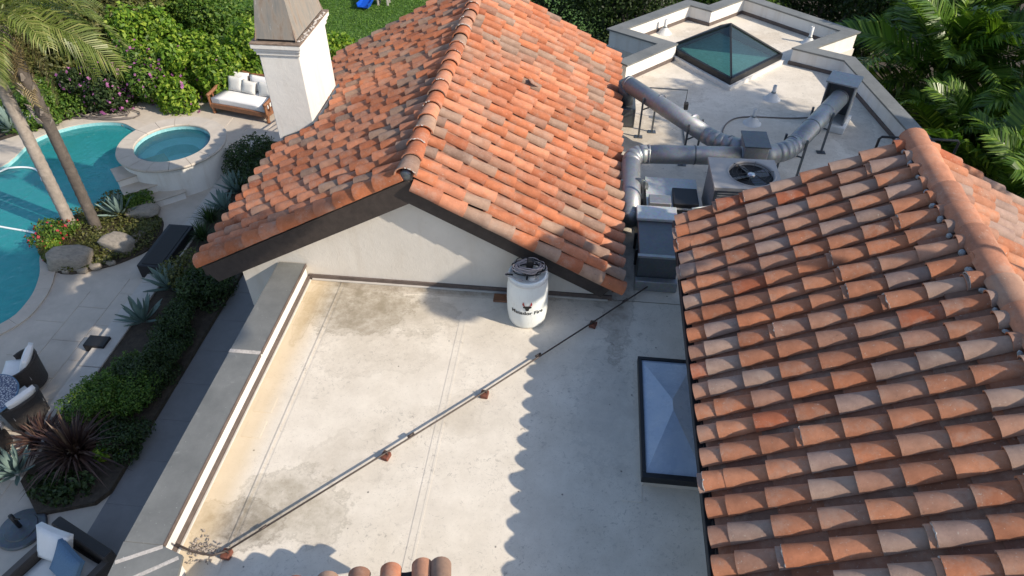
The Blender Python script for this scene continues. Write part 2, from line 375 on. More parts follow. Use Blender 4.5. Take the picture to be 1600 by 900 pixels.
M['palm_dry'] = leaf_mat('dry_palm_leaflets', [(0, (.20, .15, .07)), (1, (.33, .26, .13))], .2)
M['grass'] = leaf_mat('lawn_blades', [(0, (.05, .11, .014)), (.6, (.08, .175, .022)), (1, (.15, .25, .04))], .25)
M['lawn'] = rough_mat('lawn_ground', (.065, .14, .022), .95, .35, 2, .4, world=True)
M['bark'] = rough_mat('palm_bark', (.30, .26, .225), .9, .3, 7, .5)
M['bark_dark'] = rough_mat('dark_palm_bark', (.105, .088, .075), .9, .4, 7, .6)
M['hood'] = None
def hood():
    t = NT('rusted_flue_metal'); vec = t.n('Mapping', {'Vector': t.coord(), 'Scale': (1, 1, .12)}).outputs[0]
    n = t.noise(9, 7, .7, vec); c = t.ramp(n, [(.35, (.24, .235, .22)), (.55, (.33, .29, .245)), (.72, (.24, .145, .09))])
    c = t.mix(t.ramp(t.noise(22, 5, .7, vec), [(.6, (0, 0, 0)), (.7, (.8, .8, .8))]), c, (.5, .5, .48))
    t.set(Base_Color=c, Roughness=.6, Metallic=.35); return t.m
M['hood'] = hood()
M['hood_rust'] = rough_mat('rusty_cap_rim', (.23, .17, .13), .8, .4, 12, .3, .2, dirt=(.42, .38, .34))
# ------------------------------------------------------------------ tiles
def tile_mesh(name, L, w0, w1, h0, h1, th, m, seg=9, flip=False, jit=0.0):
    """barrel tile: +x down the slope, upper end at x=0, arc in y/z"""
    vs = []; fs = []
    NX = 3
    for i in range(NX+1):
        f = i/NX; x = L*f; ww = w0+(w1-w0)*f+random.uniform(-jit, jit); hh = h0+(h1-h0)*f+random.uniform(-jit, jit)
        for inner in (0, 1):
            for k in range(seg+1):
                a = math.pi*k/seg
                y = (ww-inner*th)*math.cos(a); z = (hh-inner*th)*math.sin(a)
                if inner and z < 0: z = 0
                vs.append((x, y, -z if flip else z))
    n = seg+1; st = 2*n
    for i in range(NX):
        for k in range(seg):
            a = i*st+k; fs.append((a, a+1, a+st+1, a+st)); b = i*st+n+k; fs.append((b, b+st, b+st+1, b+1))
        for k, in ((0,), (seg,)):
            fs.append((i*st+k, i*st+st+k, i*st+st+n+k, i*st+n+k))
    for i in (0, NX):
        for k in range(seg):
            a = i*st+k; fs.append((a, a+n, a+n+1, a+1))
    me = bpy.data.meshes.new(name); me.from_pydata(vs, [], fs); me.update()
    bm = bmesh.new(); bm.from_mesh(me); bmesh.ops.recalc_face_normals(bm, faces=bm.faces[:])
    for f in bm.faces: f.smooth = True
    for e in bm.edges:
        if len(e.link_faces) == 2 and e.calc_face_angle(0) > R(45): e.smooth = False
    bm.to_mesh(me); bm.free(); me.materials.append(m); return me
PITCHY = .288; TL = .47; EXPO = .385
COVERS = [tile_mesh('cover_tile', TL, .080, .102, .074, .094, .015, M['tile'], jit=.003) for _ in range(6)]
M['tile_dusty'] = tile_mat('dusty_terracotta', [(0, (.44, .20, .118)), (.2, (.40, .225, .158)), (.34, (.35, .25, .205)), (.47, (.43, .18, .10)), (.6, (.38, .215, .155)), (.72, (.46, .215, .128)), (.86, (.33, .235, .20)), (.95, (.46, .155, .08))])
COVERS_R = [tile_mesh('cover_tile', TL, .083, .108, .074, .096, .015, M['tile_dusty'], jit=.003) for _ in range(6)]
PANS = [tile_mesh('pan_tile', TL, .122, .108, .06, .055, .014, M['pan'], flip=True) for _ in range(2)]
RIDGES = [tile_mesh('ridge_tile', .47, .125, .15, .10, .125, .016, M['tile'], jit=.004) for _ in range(3)]
RAKES = [tile_mesh('rake_tile', .43, .105, .135, .09, .12, .016, M['tile_red'], jit=.003) for _ in range(3)]
RAKES2 = [tile_mesh('rake_tile', .43, .092, .112, .085, .105, .015, M['tile'], jit=.003) for _ in range(3)]
def frame(o, u, n):
    u = u.normalized(); n = (n-u*n.dot(u)).normalized(); v = n.cross(u)
    return Matrix(((u.x, v.x, n.x, o.x), (u.y, v.y, n.y, o.y), (u.z, v.z, n.z, o.z), (0, 0, 0, 1)))
def slope_tiles(ridge, sgn, m, y0, y1, run, stagger, first, skip=None, start=.10, hole=.0):
    """matrices of cover and pan tiles on one slope; ridge = (x, z); returns two lists"""
    u = Vector((sgn, 0, -m)).normalized(); n = Vector((sgn*m, 0, 1)).normalized()
    Ls = run*math.sqrt(1+m*m); cov = []; pan = []
    rows = int(round((y1-y0)/PITCHY))
    for k in range(rows):
        y = y0+(k+.5)*(y1-y0)/rows
        for kind in (0, 1):
            if kind == 1:
                y2 = y+.5*(y1-y0)/rows
                if k == rows-1: continue
            else: y2 = y
            s = Ls+.05 if kind == 0 else Ls+.0
            exp = first+random.uniform(-stagger, stagger)
            lift = 0
            while s > start+.12:
                lo = s
                up = max(lo-TL, .02)
                boost = kind == 0 and random.random() < hole
                tilt = .038 if kind == 0 else .02
                n0 = .052 if kind == 0 else .075
                p0 = Vector((ridge[0], y2, ridge[1]))+u*up+n*(n0-.012+random.uniform(-.003, .004))
                p1 = Vector((ridge[0], y2, ridge[1]))+u*lo+n*(n0+tilt-.02+random.uniform(-.004, .006)+(.028 if boost else 0))
                p1.y += random.uniform(-.008, .008); p0.y += random.uniform(-.004, .004)
                F = frame(p0, p1-p0, n); 
                if kind == 0 and (lo-up) < TL: F = F@Matrix.Diagonal(((lo-up)/TL, 1, 1, 1))
                if skip is None or not skip((p0+p1)/2):
                    (cov if kind == 0 else pan).append((F, boost))
                s -= exp; exp = EXPO+random.uniform(-.02, .02)+(random.uniform(-.05, .05) if stagger > .1 else 0)
    return cov, pan
def join_tiles(name, mats, mesh_list, parent, m):
    V = []; Fc = []; b = 0
    for k, (Mx, _) in enumerate(mats):
        me = mesh_list[k % len(mesh_list)]
        co_ = np.empty(len(me.vertices)*3); me.vertices.foreach_get('co', co_); co_ = co_.reshape(-1, 3)
        A = np.array(Mx); V.append(co_@A[:3, :3].T+A[:3, 3])
        for p in me.polygons: Fc.append(tuple(b+i for i in p.vertices))
        b += len(me.vertices)
    me = bpy.data.meshes.new(name); me.from_pydata(np.concatenate(V).tolist(), [], Fc); me.update(); me.materials.append(m)
    me.polygons.foreach_set('use_smooth', [True]*len(me.polygons))
    o = link(name, me, parent)
    smooth_by_angle(o, 45); o['kind'] = 'stuff'
    return o
def place(mesh, Mx, parent, name=None):
    o = link(name or mesh.name.split('.')[0], mesh, parent); o.matrix_local = Mx; return o
def gable_block(parent, name, ridge, m, xl, xr, y0, y1, th, mat):
    """roof slab of two slopes"""
    zl = ridge[1]-m*(ridge[0]-xl); zr = ridge[1]-m*(xr-ridge[0])
    prof = [(xl, zl), (ridge[0], ridge[1]), (xr, zr), (xr, zr-th), (ridge[0], ridge[1]-th*1.05), (xl, zl-th)]
    mb = MB(); n = 6
    vs = [(x, y0, z) for x, z in prof]+[(x, y1, z) for x, z in prof]
    fs = [(i, (i+1) % n, n+(i+1) % n, n+i) for i in range(n)]+[(0, 5, 4, 1), (1, 4, 3, 2), (n+0, n+1, n+4, n+5), (n+1, n+2, n+3, n+4)]
    mb.add(vs, [tuple(reversed(f)) for f in fs]); o = mb.build(name, mat, parent)
    bm = bmesh.new(); bm.from_mesh(o.data); bmesh.ops.recalc_face_normals(bm, faces=bm.faces[:]); bm.to_mesh(o.data); bm.free()
    return o
G = -3.5
m = .538
# ------------------------------------------------------------------ ground, lawn, terrace, pool
pool_px = [(0, 262), (50, 221), (100, 201), (150, 192), (190, 193), (214, 204)]
pool_pts = [at(x, y, G) for x, y in pool_px]
pool_pts += [Vector((-12.6, 17.4, 0)), Vector((-12.1, 16.2, 0)), Vector((-11.7, 15.2, 0))]
pool_pts += [at(x, y, G) for x, y in [(208, 303), (152, 326), (105, 343), (75, 370), (63, 400), (62, 432), (45, 470), (0, 508)]]
pool_pts += [Vector((-13.4, 8.6, 0)), Vector((-15.6, 8.2, 0)), Vector((-18.2, 9.6, 0)), Vector((-18.8, 12.5, 0)), Vector((-17.6, 14.6, 0))]
pool = [(p.x, p.y) for p in catmull([Vector((p.x, p.y, 0)) for p in pool_pts], 5)]
area = sum(pool[i-1][0]*pool[i][1]-pool[i][0]*pool[i-1][1] for i in range(len(pool)))
if area < 0: pool.reverse()
def offset_poly(poly, d):
    out = []; N = len(poly)
    for i in range(N):
        a, b = Vector(poly[i-1]), Vector(poly[(i+1) % N]); t = (b-a).normalized(); out.append((poly[i][0]+t.y*d, poly[i][1]-t.x*d))
    return out
big = [(-400, -400), (400, -400), (400, 400), (-400, 400)]
hole = offset_poly(pool, .02)
tag(sheet('ground', big, [hole], G-.03, M['soil']), kind='structure')
terr = sheet('terrace', [(-24, -3), (-5.2, -3), (-5.2, 19.4), (-9.4, 19.7), (-13.6, 20.3), (-15.6, 18.6), (-17.4, 16.6), (-24, 15)], [hole], G-.004, M['paver']); tag(terr, kind='structure')
tag(sheet('lawn', [(-22, 21.5), (2, 21.5), (2, 45), (-22, 45)], [], G-.012, M['lawn']), kind='structure')
basin = MB()
N = len(pool)
for z0, z1, mm in ((G-1.15, G-.18, 'plaster'),):
    basin.add([(x, y, z0) for x, y in pool]+[(x, y, z1) for x, y in pool], [((i+1) % N, i, N+i, N+(i+1) % N) for i in range(N)])
pb = basin.build('pool_basin', M['plaster'], None, True); tag(pb, kind='structure')
fl = sheet('pool_floor', pool, [], G-1.15, M['plaster'], pb)
tb = MB(); tb.add([(x, y, G-.18) for x, y in pool]+[(x, y, G) for x, y in pool], [((i+1) % N, i, N+i, N+(i+1) % N) for i in range(N)]); tb.build('waterline_tile', M['pooltile'], pb, True)
wt = sheet('pool_water', pool, [], G-.10, M['water']); tag(wt, kind='structure')
# coping stones round the pool
oc = offset_poly(pool, .34)
acc = 0; seg = [0]
cps = MB(); start = 0
for i in range(0, N, 3):
    js = [(i+k) % N for k in range(min(3, N-i)+1)]
    mb = MB()
    vs = []
    for j in js:
        vs += [(*pool[j], G+.03), (*oc[j], G+.03), (*pool[j], G-.05), (*oc[j], G-.05)]
    cx = sum(v[0] for v in vs)/len(vs); cy = sum(v[1] for v in vs)/len(vs)
    vs = [(cx+(v[0]-cx)*.992, cy+(v[1]-cy)*.992, v[2]) for v in vs]
    fs = []
    for k in range(len(js)-1):
        a = 4*k; fs += [(a, a+1, a+5, a+4), (a+2, a+6, a+7, a+3), (a, a+4, a+6, a+2), (a+1, a+3, a+7, a+5)]
    fs += [(0, 2, 3, 1), (4*len(js)-4, 4*len(js)-3, 4*len(js)-1, 4*len(js)-2)]
    mb.add(vs, fs); o = mb.build('coping_stone', M['paver'], pb)
    bm = bmesh.new(); bm.from_mesh(o.data); bmesh.ops.recalc_face_normals(bm, faces=bm.faces[:]); bm.to_mesh(o.data); bm.free()
# pavers: pool side and house path
SPA = tuple(at(269, 223, G+.89).xy); 
isl_px = [(62, 398), (72, 368), (105, 344), (152, 327), (195, 306), (245, 338), (256, 352), (243, 383), (205, 405), (155, 421), (95, 428)]
island = [(p.x, p.y) for p in catmull([Vector((at(x, y, G).x, at(x, y, G).y, 0)) for x, y in isl_px], 3)]
if sum(island[i-1][0]*island[i][1]-island[i][0]*island[i-1][1] for i in range(len(island))) < 0: island.reverse()
pm = {}
def paver(x0, y0, w_, h_, mat, par, key):
    if key not in pm: pm[key] = MB().box((.006, .006, -.03), (w_-.006, h_-.006, .006), bev=.004).mesh('paver', M[mat])
    o = link('paver', pm[key], par); o.location = (x0, y0, G+random.uniform(-.001, .001))
for ix in range(11):
    for iy in range(18):
        x0 = -16.95+ix*.68; y0 = 1.6+iy*1.02+(.51 if ix % 2 else 0)
        cs = [(x0+a*.68, y0+b*1.02) for a in (0, .5, 1) for b in (0, .5, 1)]
        if any(inside(c, oc) or inside(c, island) for c in cs) or x0+.68 > -9.45: continue
        if any((c[0]-SPA[0])**2+(c[1]-SPA[1])**2 < 2.4 for c in cs): continue
        if y0+1 > 19 or (x0 < -14 and y0 > 14.5): continue
        paver(x0, y0, .68, 1.02, 'paver', terr, 'a')
pa = tag(MB().box((-7.62, -2, G-.02), (-4.4, 17.4, G)).build('path', M['path']), kind='structure')
for ix in range(4):
    for iy in range(18):
        paver(-7.6+ix*.8, 1.2+iy*.9+(.45 if ix % 2 else 0), .8, .9, 'path', pa, 'b')
# planting strip beside the path
strip = tag(MB().prism([(-9.25, 5.9), (-8.6, 5.35), (-7.75, 5.65), (-7.6, 5.9), (-7.6, 17.5), (-9.25, 17.5)], G-.02, G+.10).build('planting_bed', M['soil']), kind='structure')
for k in range(9):
    y = 5.95+k*1.28
    MB().box((-9.72, y+.006, G-.02), (-9.25, y+1.274, G+.14), bev=.012).build('kerb_stone', M['kerb'], strip)
# ------------------------------------------------------------------ flat roof block
flat = thing('flat_roof_wing', 'low house wing with cream membrane flat roof, grey coping and stucco parapet', 'house wing')
MB().prism([(-4.46, 3.0), (-1.2, 1.0), (2.2, 1.0), (2.2, 7.94), (-4.46, 7.94)], G, -.02).build('wall', M['stucco'], flat)
xs = [-4.05, -3.40, -1.50, .23, 1.9]
for k in range(4):
    MB().box((xs[k]-.06 if k else xs[k], 1.2, -.02), (xs[k+1], 7.93, .004+.004*k)).build('membrane_sheet', M['membrane'], flat)
MB().box((xs[1]-.13, 1.2, .010), (xs[1]-.10, 7.9, .0125)).build('seam_weld', M['membrane'], flat)
MB().box((xs[2]+.02, 1.2, .010), (xs[2]+.05, 7.9, .0145)).build('seam_weld', M['membrane'], flat)
for y, x in ((5.45, -3.83), (5.05, -3.83)):
    MB().box((x-.12, y-.13, .004), (x+.12, y+.13, .0085)).build('membrane_patch', M['membrane'], flat)
# parapet
MB().box((-4.44, 3.25, -.02), (-4.08, 7.94, .285)).build('parapet_wall', M['white_stucco'], flat)
MB().box((-4.08, 3.3, .0), (-4.045, 7.93, .07)).build('flashing', M['flash'], flat)
MB().tube([(-4.03, 3.35, .012), (-4.03, 7.9, .012)], .018, 6).build('sealant_bead', M['kerb'], flat)
for y0, y1 in ((3.28, 6.05), (6.06, 7.94)):
    MB().box((-4.49, y0+.006, .27), (-4.06, y1-.006, .315), bev=.006).build('coping', M['coping'], flat)
    MB().box((-4.062, y0+.01, .262), (-4.05, y1-.01, .318)).build('coping_edge', M['flash'], flat)
MB().box((-4.49, 6.02, .3155), (-4.06, 6.08, .319)).build('coping_joint', M['mortar'], flat)
# parapet corner that turns towards the camera
cn = [(-4.49, 3.28), (-4.43, 2.5), (-3.6, 2.3), (-3.80, 3.2), (-4.06, 3.28)]
MB().prism(cn[::1], .27, .318).build('coping', M['coping'], flat)
MB().prism([(-4.44, 3.26), (-4.38, 2.5), (-3.68, 2.35), (-3.86, 3.18), (-4.10, 3.26)], -.3, .27).build('parapet_wall', M['white_stucco'], flat)
for a, b in (((-4.46, 3.05), (-4.05, 3.27)), ((-4.38, 2.78), (-3.83, 3.17))):
    a, b = Vector((*a, .3195)), Vector((*b, .3195)); d = (b-a).normalized(); p = Vector((-d.y, d.x, 0))*.022
    MB().add([a-p, b-p, b+p, a+p, a-p-Vector((0, 0, .004)), b-p-Vector((0, 0, .004)), b+p-Vector((0, 0, .004)), a+p-Vector((0, 0, .004))], [(0, 1, 2, 3), (0, 4, 5, 1), (1, 5, 6, 2), (2, 6, 7, 3), (3, 7, 4, 0)]).build('coping_joint', M['mortar'], flat)
# debris in the corner
for k in range(120):
    x, y = -3.9+abs(random.gauss(0, .2)), 3.42+random.gauss(0, .07)
    mb = MB(); s = random.uniform(.006, .024); a = random.uniform(0, 6.28)
    q = Matrix.Translation((x, y, .012+random.uniform(0, .03)))@Euler((random.uniform(-.8, .8), random.uniform(-.8, .8), a)).to_matrix().to_4x4()
    if k == 0: deb = MB()
    deb.box((-s, -s*.4, -.004), (s, s*.4, .004), q)
tag(deb.build('leaf_litter', M['bark']), 'small pile of dry leaf litter in the parapet corner', 'debris', kind='stuff')
# ------------------------------------------------------------------ gable wing on the left
gw = thing('gable_house_wing', 'stucco gable wing with weathered terracotta barrel tile roof left of the flat roof', 'house wing')
RX, RZ = -2.26, 2.10; GY0, GY1 = 7.74, 15.6; XL, XR = -5.70, .70
wallprof = [(-5.15, G), (.45, G), (.45, RZ-.2-m*(.45-RX)), (RX, RZ-.2), (-5.15, RZ-.2-m*(RX+5.15))]
mb = MB(); n = len(wallprof)
mb.add([(x, 7.95, z) for x, z in wallprof]+[(x, 15.4, z) for x, z in wallprof], [(0, 1, 2, 3, 4), (9, 8, 7, 6, 5)]+[(i, i+5, (i+1) % 5+5, (i+1) % 5) for i in range(5)])
mb.build('gable_wall', M['stucco'], gw)
roof = gable_block(gw, 'roof_deck', (RX, RZ), m, XL+.03, XR-.03, GY0+.05, GY1-.03, .06, M['deck'])
# barge boards along the front edge
for sg, xe in ((-1, XL), (1, XR)):
    run = abs(xe-RX); u = Vector((sg, 0, -m)).normalized(); n_ = Vector((sg*m, 0, 1)).normalized()
    for nm, d0, d1, yy0, yy1 in (('barge_board', -.36, -.03, GY0+.02, GY0+.075),):
        a = Vector((RX, 0, RZ)); vs = []
        for y in (yy0, yy1):
            for s_, d in ((0, d1), (run*1.135, d1), (run*1.135-.05, d0), (0, d0)):
                p = a+u*s_+n_*d
                if s_ == 0: p = Vector((RX, 0, RZ+d*1.135))
                vs.append((p.x, y, p.z))
        f = [(0, 1, 2, 3), (7, 6, 5, 4), (0, 4, 5, 1), (1, 5, 6, 2), (2, 6, 7, 3), (3, 7, 4, 0)]
        MB().add(vs, f if sg > 0 else [tuple(reversed(q)) for q in f]).build(nm, M['fascia'], gw)
    # soffit between board and wall, and eave fascia
    ze = RZ-m*run
    MB().box((min(xe, xe-sg*.06), GY0+.076, ze-.23), (max(xe, xe-sg*.06), GY1-.05, ze-.03)).build('fascia', M['fascia'], gw)
    vs = []
    for y in (GY0+.0755, 7.952):
        for s_ in (0, run*1.135-.06):
            for d in (-.07, -.105):
                p = Vector((RX, 0, RZ))+u*s_+n_*d; vs.append((p.x if s_ else RX, y, p.z if s_ else RZ+d*1.135))
    MB().add(vs, [(0, 1, 3, 2), (4, 6, 7, 5), (1, 5, 7, 3), (0, 2, 6, 4), (2, 3, 7, 6), (0, 4, 5, 1)]).build('soffit', M['fascia'], gw)
MB().box((-4.05, 7.92, .0), (.66, 7.952, .10)).build('flashing', M['flash'], gw)
MB().tube([(-4.0, 7.915, .02), (.6, 7.915, .02)], .02, 6).build('sealant_bead', M['kerb'], gw)
CH = (-5.70, -4.97, 11.38, 12.85)
skipc = lambda p: CH[0]-.05 < p.x < CH[1]+.08 and CH[2]-.08 < p.y < CH[3]+.12
c1, p1 = slope_tiles((RX, RZ), 1, m, GY0, GY1, XR-RX, .11, .36, hole=.03)
c2, p2 = slope_tiles((RX, RZ), -1, m, GY0+.22, GY1, RX-XL, .17, .30, skipc, hole=.05)
allc = sorted(c1+c2, key=lambda a: (a[0].translation-co.location).length)
for k, (Mx, b) in enumerate(allc[:300]): place(COVERS[k % 6], Mx, roof, 'cover_tile')
join_tiles('far_cover_tiles', allc[300:], COVERS, roof, M['tile'])
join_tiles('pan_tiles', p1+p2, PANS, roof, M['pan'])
# ridge tiles and mortar
y = GY0-.02; k = 0
while y < GY1-.2:
    L = .47; F = frame(Vector((RX+random.uniform(-.012, .012), y+L, RZ+.05+random.uniform(-.006, .006))), Vector((0, -1, .045)), Vector((0, 0, 1)))
    place(RIDGES[k % 3], F, roof, 'ridge_tile'); k += 1
    a0_, a1_ = sorted((random.uniform(.02, .98), random.uniform(.02, .98)))
    if a1_-a0_ > .15:
        pts = [(RX+.146*math.cos(math.pi*f), y+.012+random.uniform(-.012, .008), RZ+.066+.121*math.sin(math.pi*f)) for f in [a0_+(a1_-a0_)*q/12 for q in range(13)]]
        MB().tube(pts, [random.uniform(.004, .012) for _ in pts], 6).build('mortar', M['mortar'], roof)
    y += .375
for k in range(26):       # bedding mortar lumps beside the ridge
    for sg in (-1, 1):
        p = Vector((RX+sg*.165, GY0+.15+k*PITCHY+random.uniform(-.03, .03), RZ-.02+random.uniform(-.01, .01))); r = random.uniform(.02, .04)
        MB().lathe([(0, -r), (r*.9, -r*.5), (r, 0), (r*.7, r*.6), (0, r*.9)], 6, Matrix.Translation(p)@Euler((random.uniform(-1, 1), random.uniform(-1, 1), random.uniform(0, 3))).to_matrix().to_4x4()@Matrix.Diagonal((.7, random.uniform(.9, 1.6), .5, 1)), False).build('mortar', M['mortar'], roof)
# rake tiles along the front left edge
u = Vector((-1, 0, -m)).normalized(); n_ = Vector((-m, 0, 1)).normalized()
s_ = .04; k = 0
while s_ < (RX-XL)*1.135-.2:
    p = Vector((RX, GY0+.09, RZ))+u*s_+n_*.035; p2_ = p+u*.43+n_*.03
    F = frame(p, p2_-p, n_+Vector((0, -.35, 0))); place(RAKES[k % 3], F, roof, 'rake_tile'); s_ += .345; k += 1
u = Vector((1, 0, -m)).normalized(); n_ = Vector((m, 0, 1)).normalized()
s_ = .10; k = 0
while s_ < (XR-RX)*1.135-.2:
    p = Vector((RX, GY0+.02, RZ))+u*s_+n_*-.06; p2_ = p+u*.43+n_*.025
    F = frame(p, p2_-p, n_+Vector((0, -.55, 0))); place(RAKES2[k % 3], F, roof, 'rake_tile'); s_ += .37; k += 1
MB().lathe([(.10, -.06), (.085, -.02), (.05, .0), (0, .005)], 10, Matrix.Translation((RX, GY0+.0, RZ+.045))@Euler((R(90), 0, 0)).to_matrix().to_4x4()).build('ridge_end_plug', M['galv_dark'], roof, True)
# broken tile pieces lying on the slope
for dx, yy in ((1.35, 11.9), (.62, 12.6)):
    p = Vector((RX+dx, yy, RZ-m*dx+.16)); 
    q = Matrix.Translation(p)@Euler((.25, R(28)+.2, .7)).to_matrix().to_4x4()
    MB().add([q@Vector(v) for v in [(-.10, -.05, 0), (.09, -.07, .01), (.11, .04, 0), (0, .09, .03), (-.1, .06, 0), (-.10, -.05, .016), (.09, -.07, .026), (.11, .04, .016), (0, .09, .046), (-.1, .06, .016)]], [(4, 3, 2, 1, 0), (5, 6, 7, 8, 9)]+[(i, (i+1) % 5, (i+1) % 5+5, i+5) for i in range(5)]).build('tile_fragment', M['pan'], roof)
# ------------------------------------------------------------------ chimney
chm = thing('chimney', 'tall white stucco chimney with rusted metal hood on the gable roof', 'chimney', loc=(0, 0, 0))
x0, x1, y0, y1 = CH
MB().box((x0, y0, -1.2), (x1, y1, 2.12), bev=.012).build('shaft', M['white_stucco'], chm)
for a, z0, z1 in ((.03, 2.08, 2.15), (.055, 2.151, 2.21), (.085, 2.211, 2.29)):
    MB().box((x0-a, y0-a, z0), (x1+a, y1+a, z1), bev=.008).build('cap_moulding', M['white_stucco'], chm)
MB().box((x0-.09, y0-.09, 2.291), (x1+.09, y1+.09, 2.315)).build('cap_plate', M['hood_rust'], chm)
MB().box((x0+.03, y0+.03, 2.316), (x1-.03, y1-.03, 2.36)).build('flue_gap', M['black'], chm)
mb = MB(); a = .0; b = .17
lo = [(x0+a, y0+a), (x1-a, y0+a), (x1-a, y1-a), (x0+a, y1-a)]; hi = [(x0+b, y0+b), (x1-b, y0+b), (x1-b, y1-b), (x0+b, y1-b)]
mb.add([(x, y, 2.36) for x, y in lo]+[(x, y, 3.45) for x, y in hi], [(0, 1, 5, 4), (1, 2, 6, 5), (2, 3, 7, 6), (3, 0, 4, 7), (4, 5, 6, 7), (3, 2, 1, 0)]); mb.build('flue_hood', M['hood'], chm)
for px_, py_, qx, qy in ((x0, y0, x0+.25, y0+.25), (x1, y0, x1-.25, y0+.25), (x1, y1, x1-.25, y1-.25)):
    MB().tube([(px_, py_, 2.34), (qx, qy, 3.46)], .018, 6).build('hood_seam', M['hood_rust'], chm)
for k in range(30):
    r = random.uniform(.015, .035); p = Vector((x1+.045+random.uniform(-.03, .03), y0+.05+k*(y1-y0-.1)/30, 2.325))
    MB().lathe([(0, -r*.5), (r, 0), (0, r*.6)], 6, Matrix.Translation(p), False).build('gravel', M['mortar'], chm)
# flashing where chimney meets tiles
for yy in (y0-.02, ):
    pts = [(x0+.1, yy-.02, RZ-m*(RX-x0-.1)+.14), (x1+.03, yy-.02, RZ-m*(RX-x1)+.16), (x1+.06, y1+.03, RZ-m*(RX-x1)+.18)]
    MB().tube(catmull(pts, 8, False), .035, 7).build('flashing', M['galv_dark'], chm)
# ------------------------------------------------------------------ right wing
rw = thing('tiled_house_wing', 'house wing with large grazing-lit barrel tile roof filling the right side', 'house wing')
QX, QZ = 4.21, 2.70; EY0, EY1 = 1.3, 8.42; EX = 1.53
QXR = 7.0
mb = MB(); wp = [(1.9, G), (6.6, G), (6.6, QZ-.2-m*(6.6-QX)), (QX, QZ-.2), (1.9, QZ-.2-m*(QX-1.9))]
mb.add([(x, EY0, z) for x, z in wp]+[(x, 8.2, z) for x, z in wp], [(0, 1, 2, 3, 4), (9, 8, 7, 6, 5)]+[(i, i+5, (i+1) % 5+5, (i+1) % 5) for i in range(5)]); mb.build('wall', M['stucco'], rw)
rdk = gable_block(rw, 'roof_deck', (QX, QZ), m, EX+.03, QXR, EY0, EY1-.04, .06, M['deck'])
ze = QZ-m*(QX-EX)
MB().box((EX, EY0, ze-.22), (EX+.05, EY1-.02, ze-.02)).build('fascia', M['fascia'], rw)
k = 0
MB().box((EX-.10, EY0, ze-.13), (EX-.002, EY1, ze-.035), None, .008).build('gutter', M['black_metal'], rw)
c3, p3 = slope_tiles((QX, QZ), -1, m, EY0, EY1, QX-EX, .03, .20, hole=.09, start=.0)
c4, p4 = slope_tiles((QX, QZ), 1, m, 4.3, EY1, QXR-QX, .1, .3)
for k, (Mx, b) in enumerate(c3):
    place(COVERS_R[k % 6], Mx, rdk, 'cover_tile')
    if b:      # doubled tile with mortar at its mouth
        q = Mx@Matrix.Translation((TL-.02, 0, -.004)); 
        g = place(COVERS_R[(k+1) % 6], Mx@Matrix.Translation((.055, 0, -.026)), rdk, 'cover_tile')
        pts = [q@Vector((.016+random.uniform(-.008, .01), .097*math.cos(a), .088*math.sin(a)+.003)) for a in [math.pi*j/10 for j in range(11)]]
        MB().tube(pts, [random.uniform(.004, .011) for _ in pts], 6).build('mortar', M['mortar'], rdk)
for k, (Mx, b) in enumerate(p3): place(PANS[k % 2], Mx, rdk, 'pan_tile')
near4 = sorted(c4, key=lambda a: (a[0].translation-co.location).length)
for k, (Mx, b) in enumerate(near4[:80]): place(COVERS_R[k % 6], Mx, rdk, 'cover_tile')
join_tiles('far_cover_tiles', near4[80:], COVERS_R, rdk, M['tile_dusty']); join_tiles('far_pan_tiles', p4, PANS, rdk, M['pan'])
y = EY1+.02; k = 0
BIGR = [tile_mesh('ridge_tile', .50, .158, .175, .125, .14, .018, M['tile_ridge'], jit=.004) for _ in range(3)]
while y > EY0+.4:
    F = frame(Vector((QX+random.uniform(-.01, .01), y-.5, QZ+.015)), Vector((0, 1, .03)), Vector((0, 0, 1))); place(BIGR[k % 3], F, rdk, 'ridge_tile'); k += 1; y -= .40
rows = int(round((EY1-EY0)/PITCHY))
for k in range(rows):
    yy = EY0+(k+1)*(EY1-EY0)/rows; r = random.uniform(.04, .055)
    MB().lathe([(0, -r), (r*.8, -r*.6), (r, 0), (r*.8, r*.6), (0, r)], 8, Matrix.Translation((QX-.19+random.uniform(-.02, .02), yy+random.uniform(-.02, .02), QZ-.02))@Euler((random.uniform(-1, 1), random.uniform(-1, 1), 0)).to_matrix().to_4x4()@Matrix.Diagonal((random.uniform(.5, .8), random.uniform(.7, 1.2), random.uniform(.5, .8), 1)), False).build('mortar_plug', M['mortar_blue'], rdk)
    MB().box((EX-.035, yy-.05, ze-.05), (EX-.012, yy+.05, ze+.02)).build('bird_stop', M['black_metal'], rw)
# ------------------------------------------------------------------ foreground eave at the bottom edge
fr = thing('foreground_tile_roof', 'edge of a small tiled roof poking in at the bottom of the photo', 'roof')
e0, e1 = Vector((-2.52, 2.66, .93)), Vector((-1.02, 3.02, .99)); ed = (e1-e0).normalized()
back = Vector((ed.y, -ed.x, 0)).normalized(); ub = -back*1.0; dn_ = (-back+Vector((0, 0, -m))).normalized(); nn = (-back*m+Vector((0, 0, 1))).normalized()
nrow = 5
for k in range(nrow):
    p = e1-ed*(.14+k*.29)
    for j in range(4):
        lo = p-dn_*(j*.385)+nn*(.035)+dn_*.03; up_ = lo-dn_*TL-nn*.028
        place(COVERS[(k+j) % 6], frame(up_, lo-up_, nn), fr, 'cover_tile')
    for j in range(3):
        lo = p-ed*.145-dn_*(j*.385)+nn*.05; up_ = lo-dn_*TL-nn*.015
        place(PANS[k % 2], frame(up_, lo-up_, nn), fr, 'pan_tile')
F = frame(e1+ed*.03-dn_*.47+nn*.035, dn_, nn); place(COVERS[1], F, fr, 'rake_tile')
Fm = frame(e0-dn_*1.6, dn_, nn); L = (e1-e0).length
q0 = e0-nn*.02; vs = []
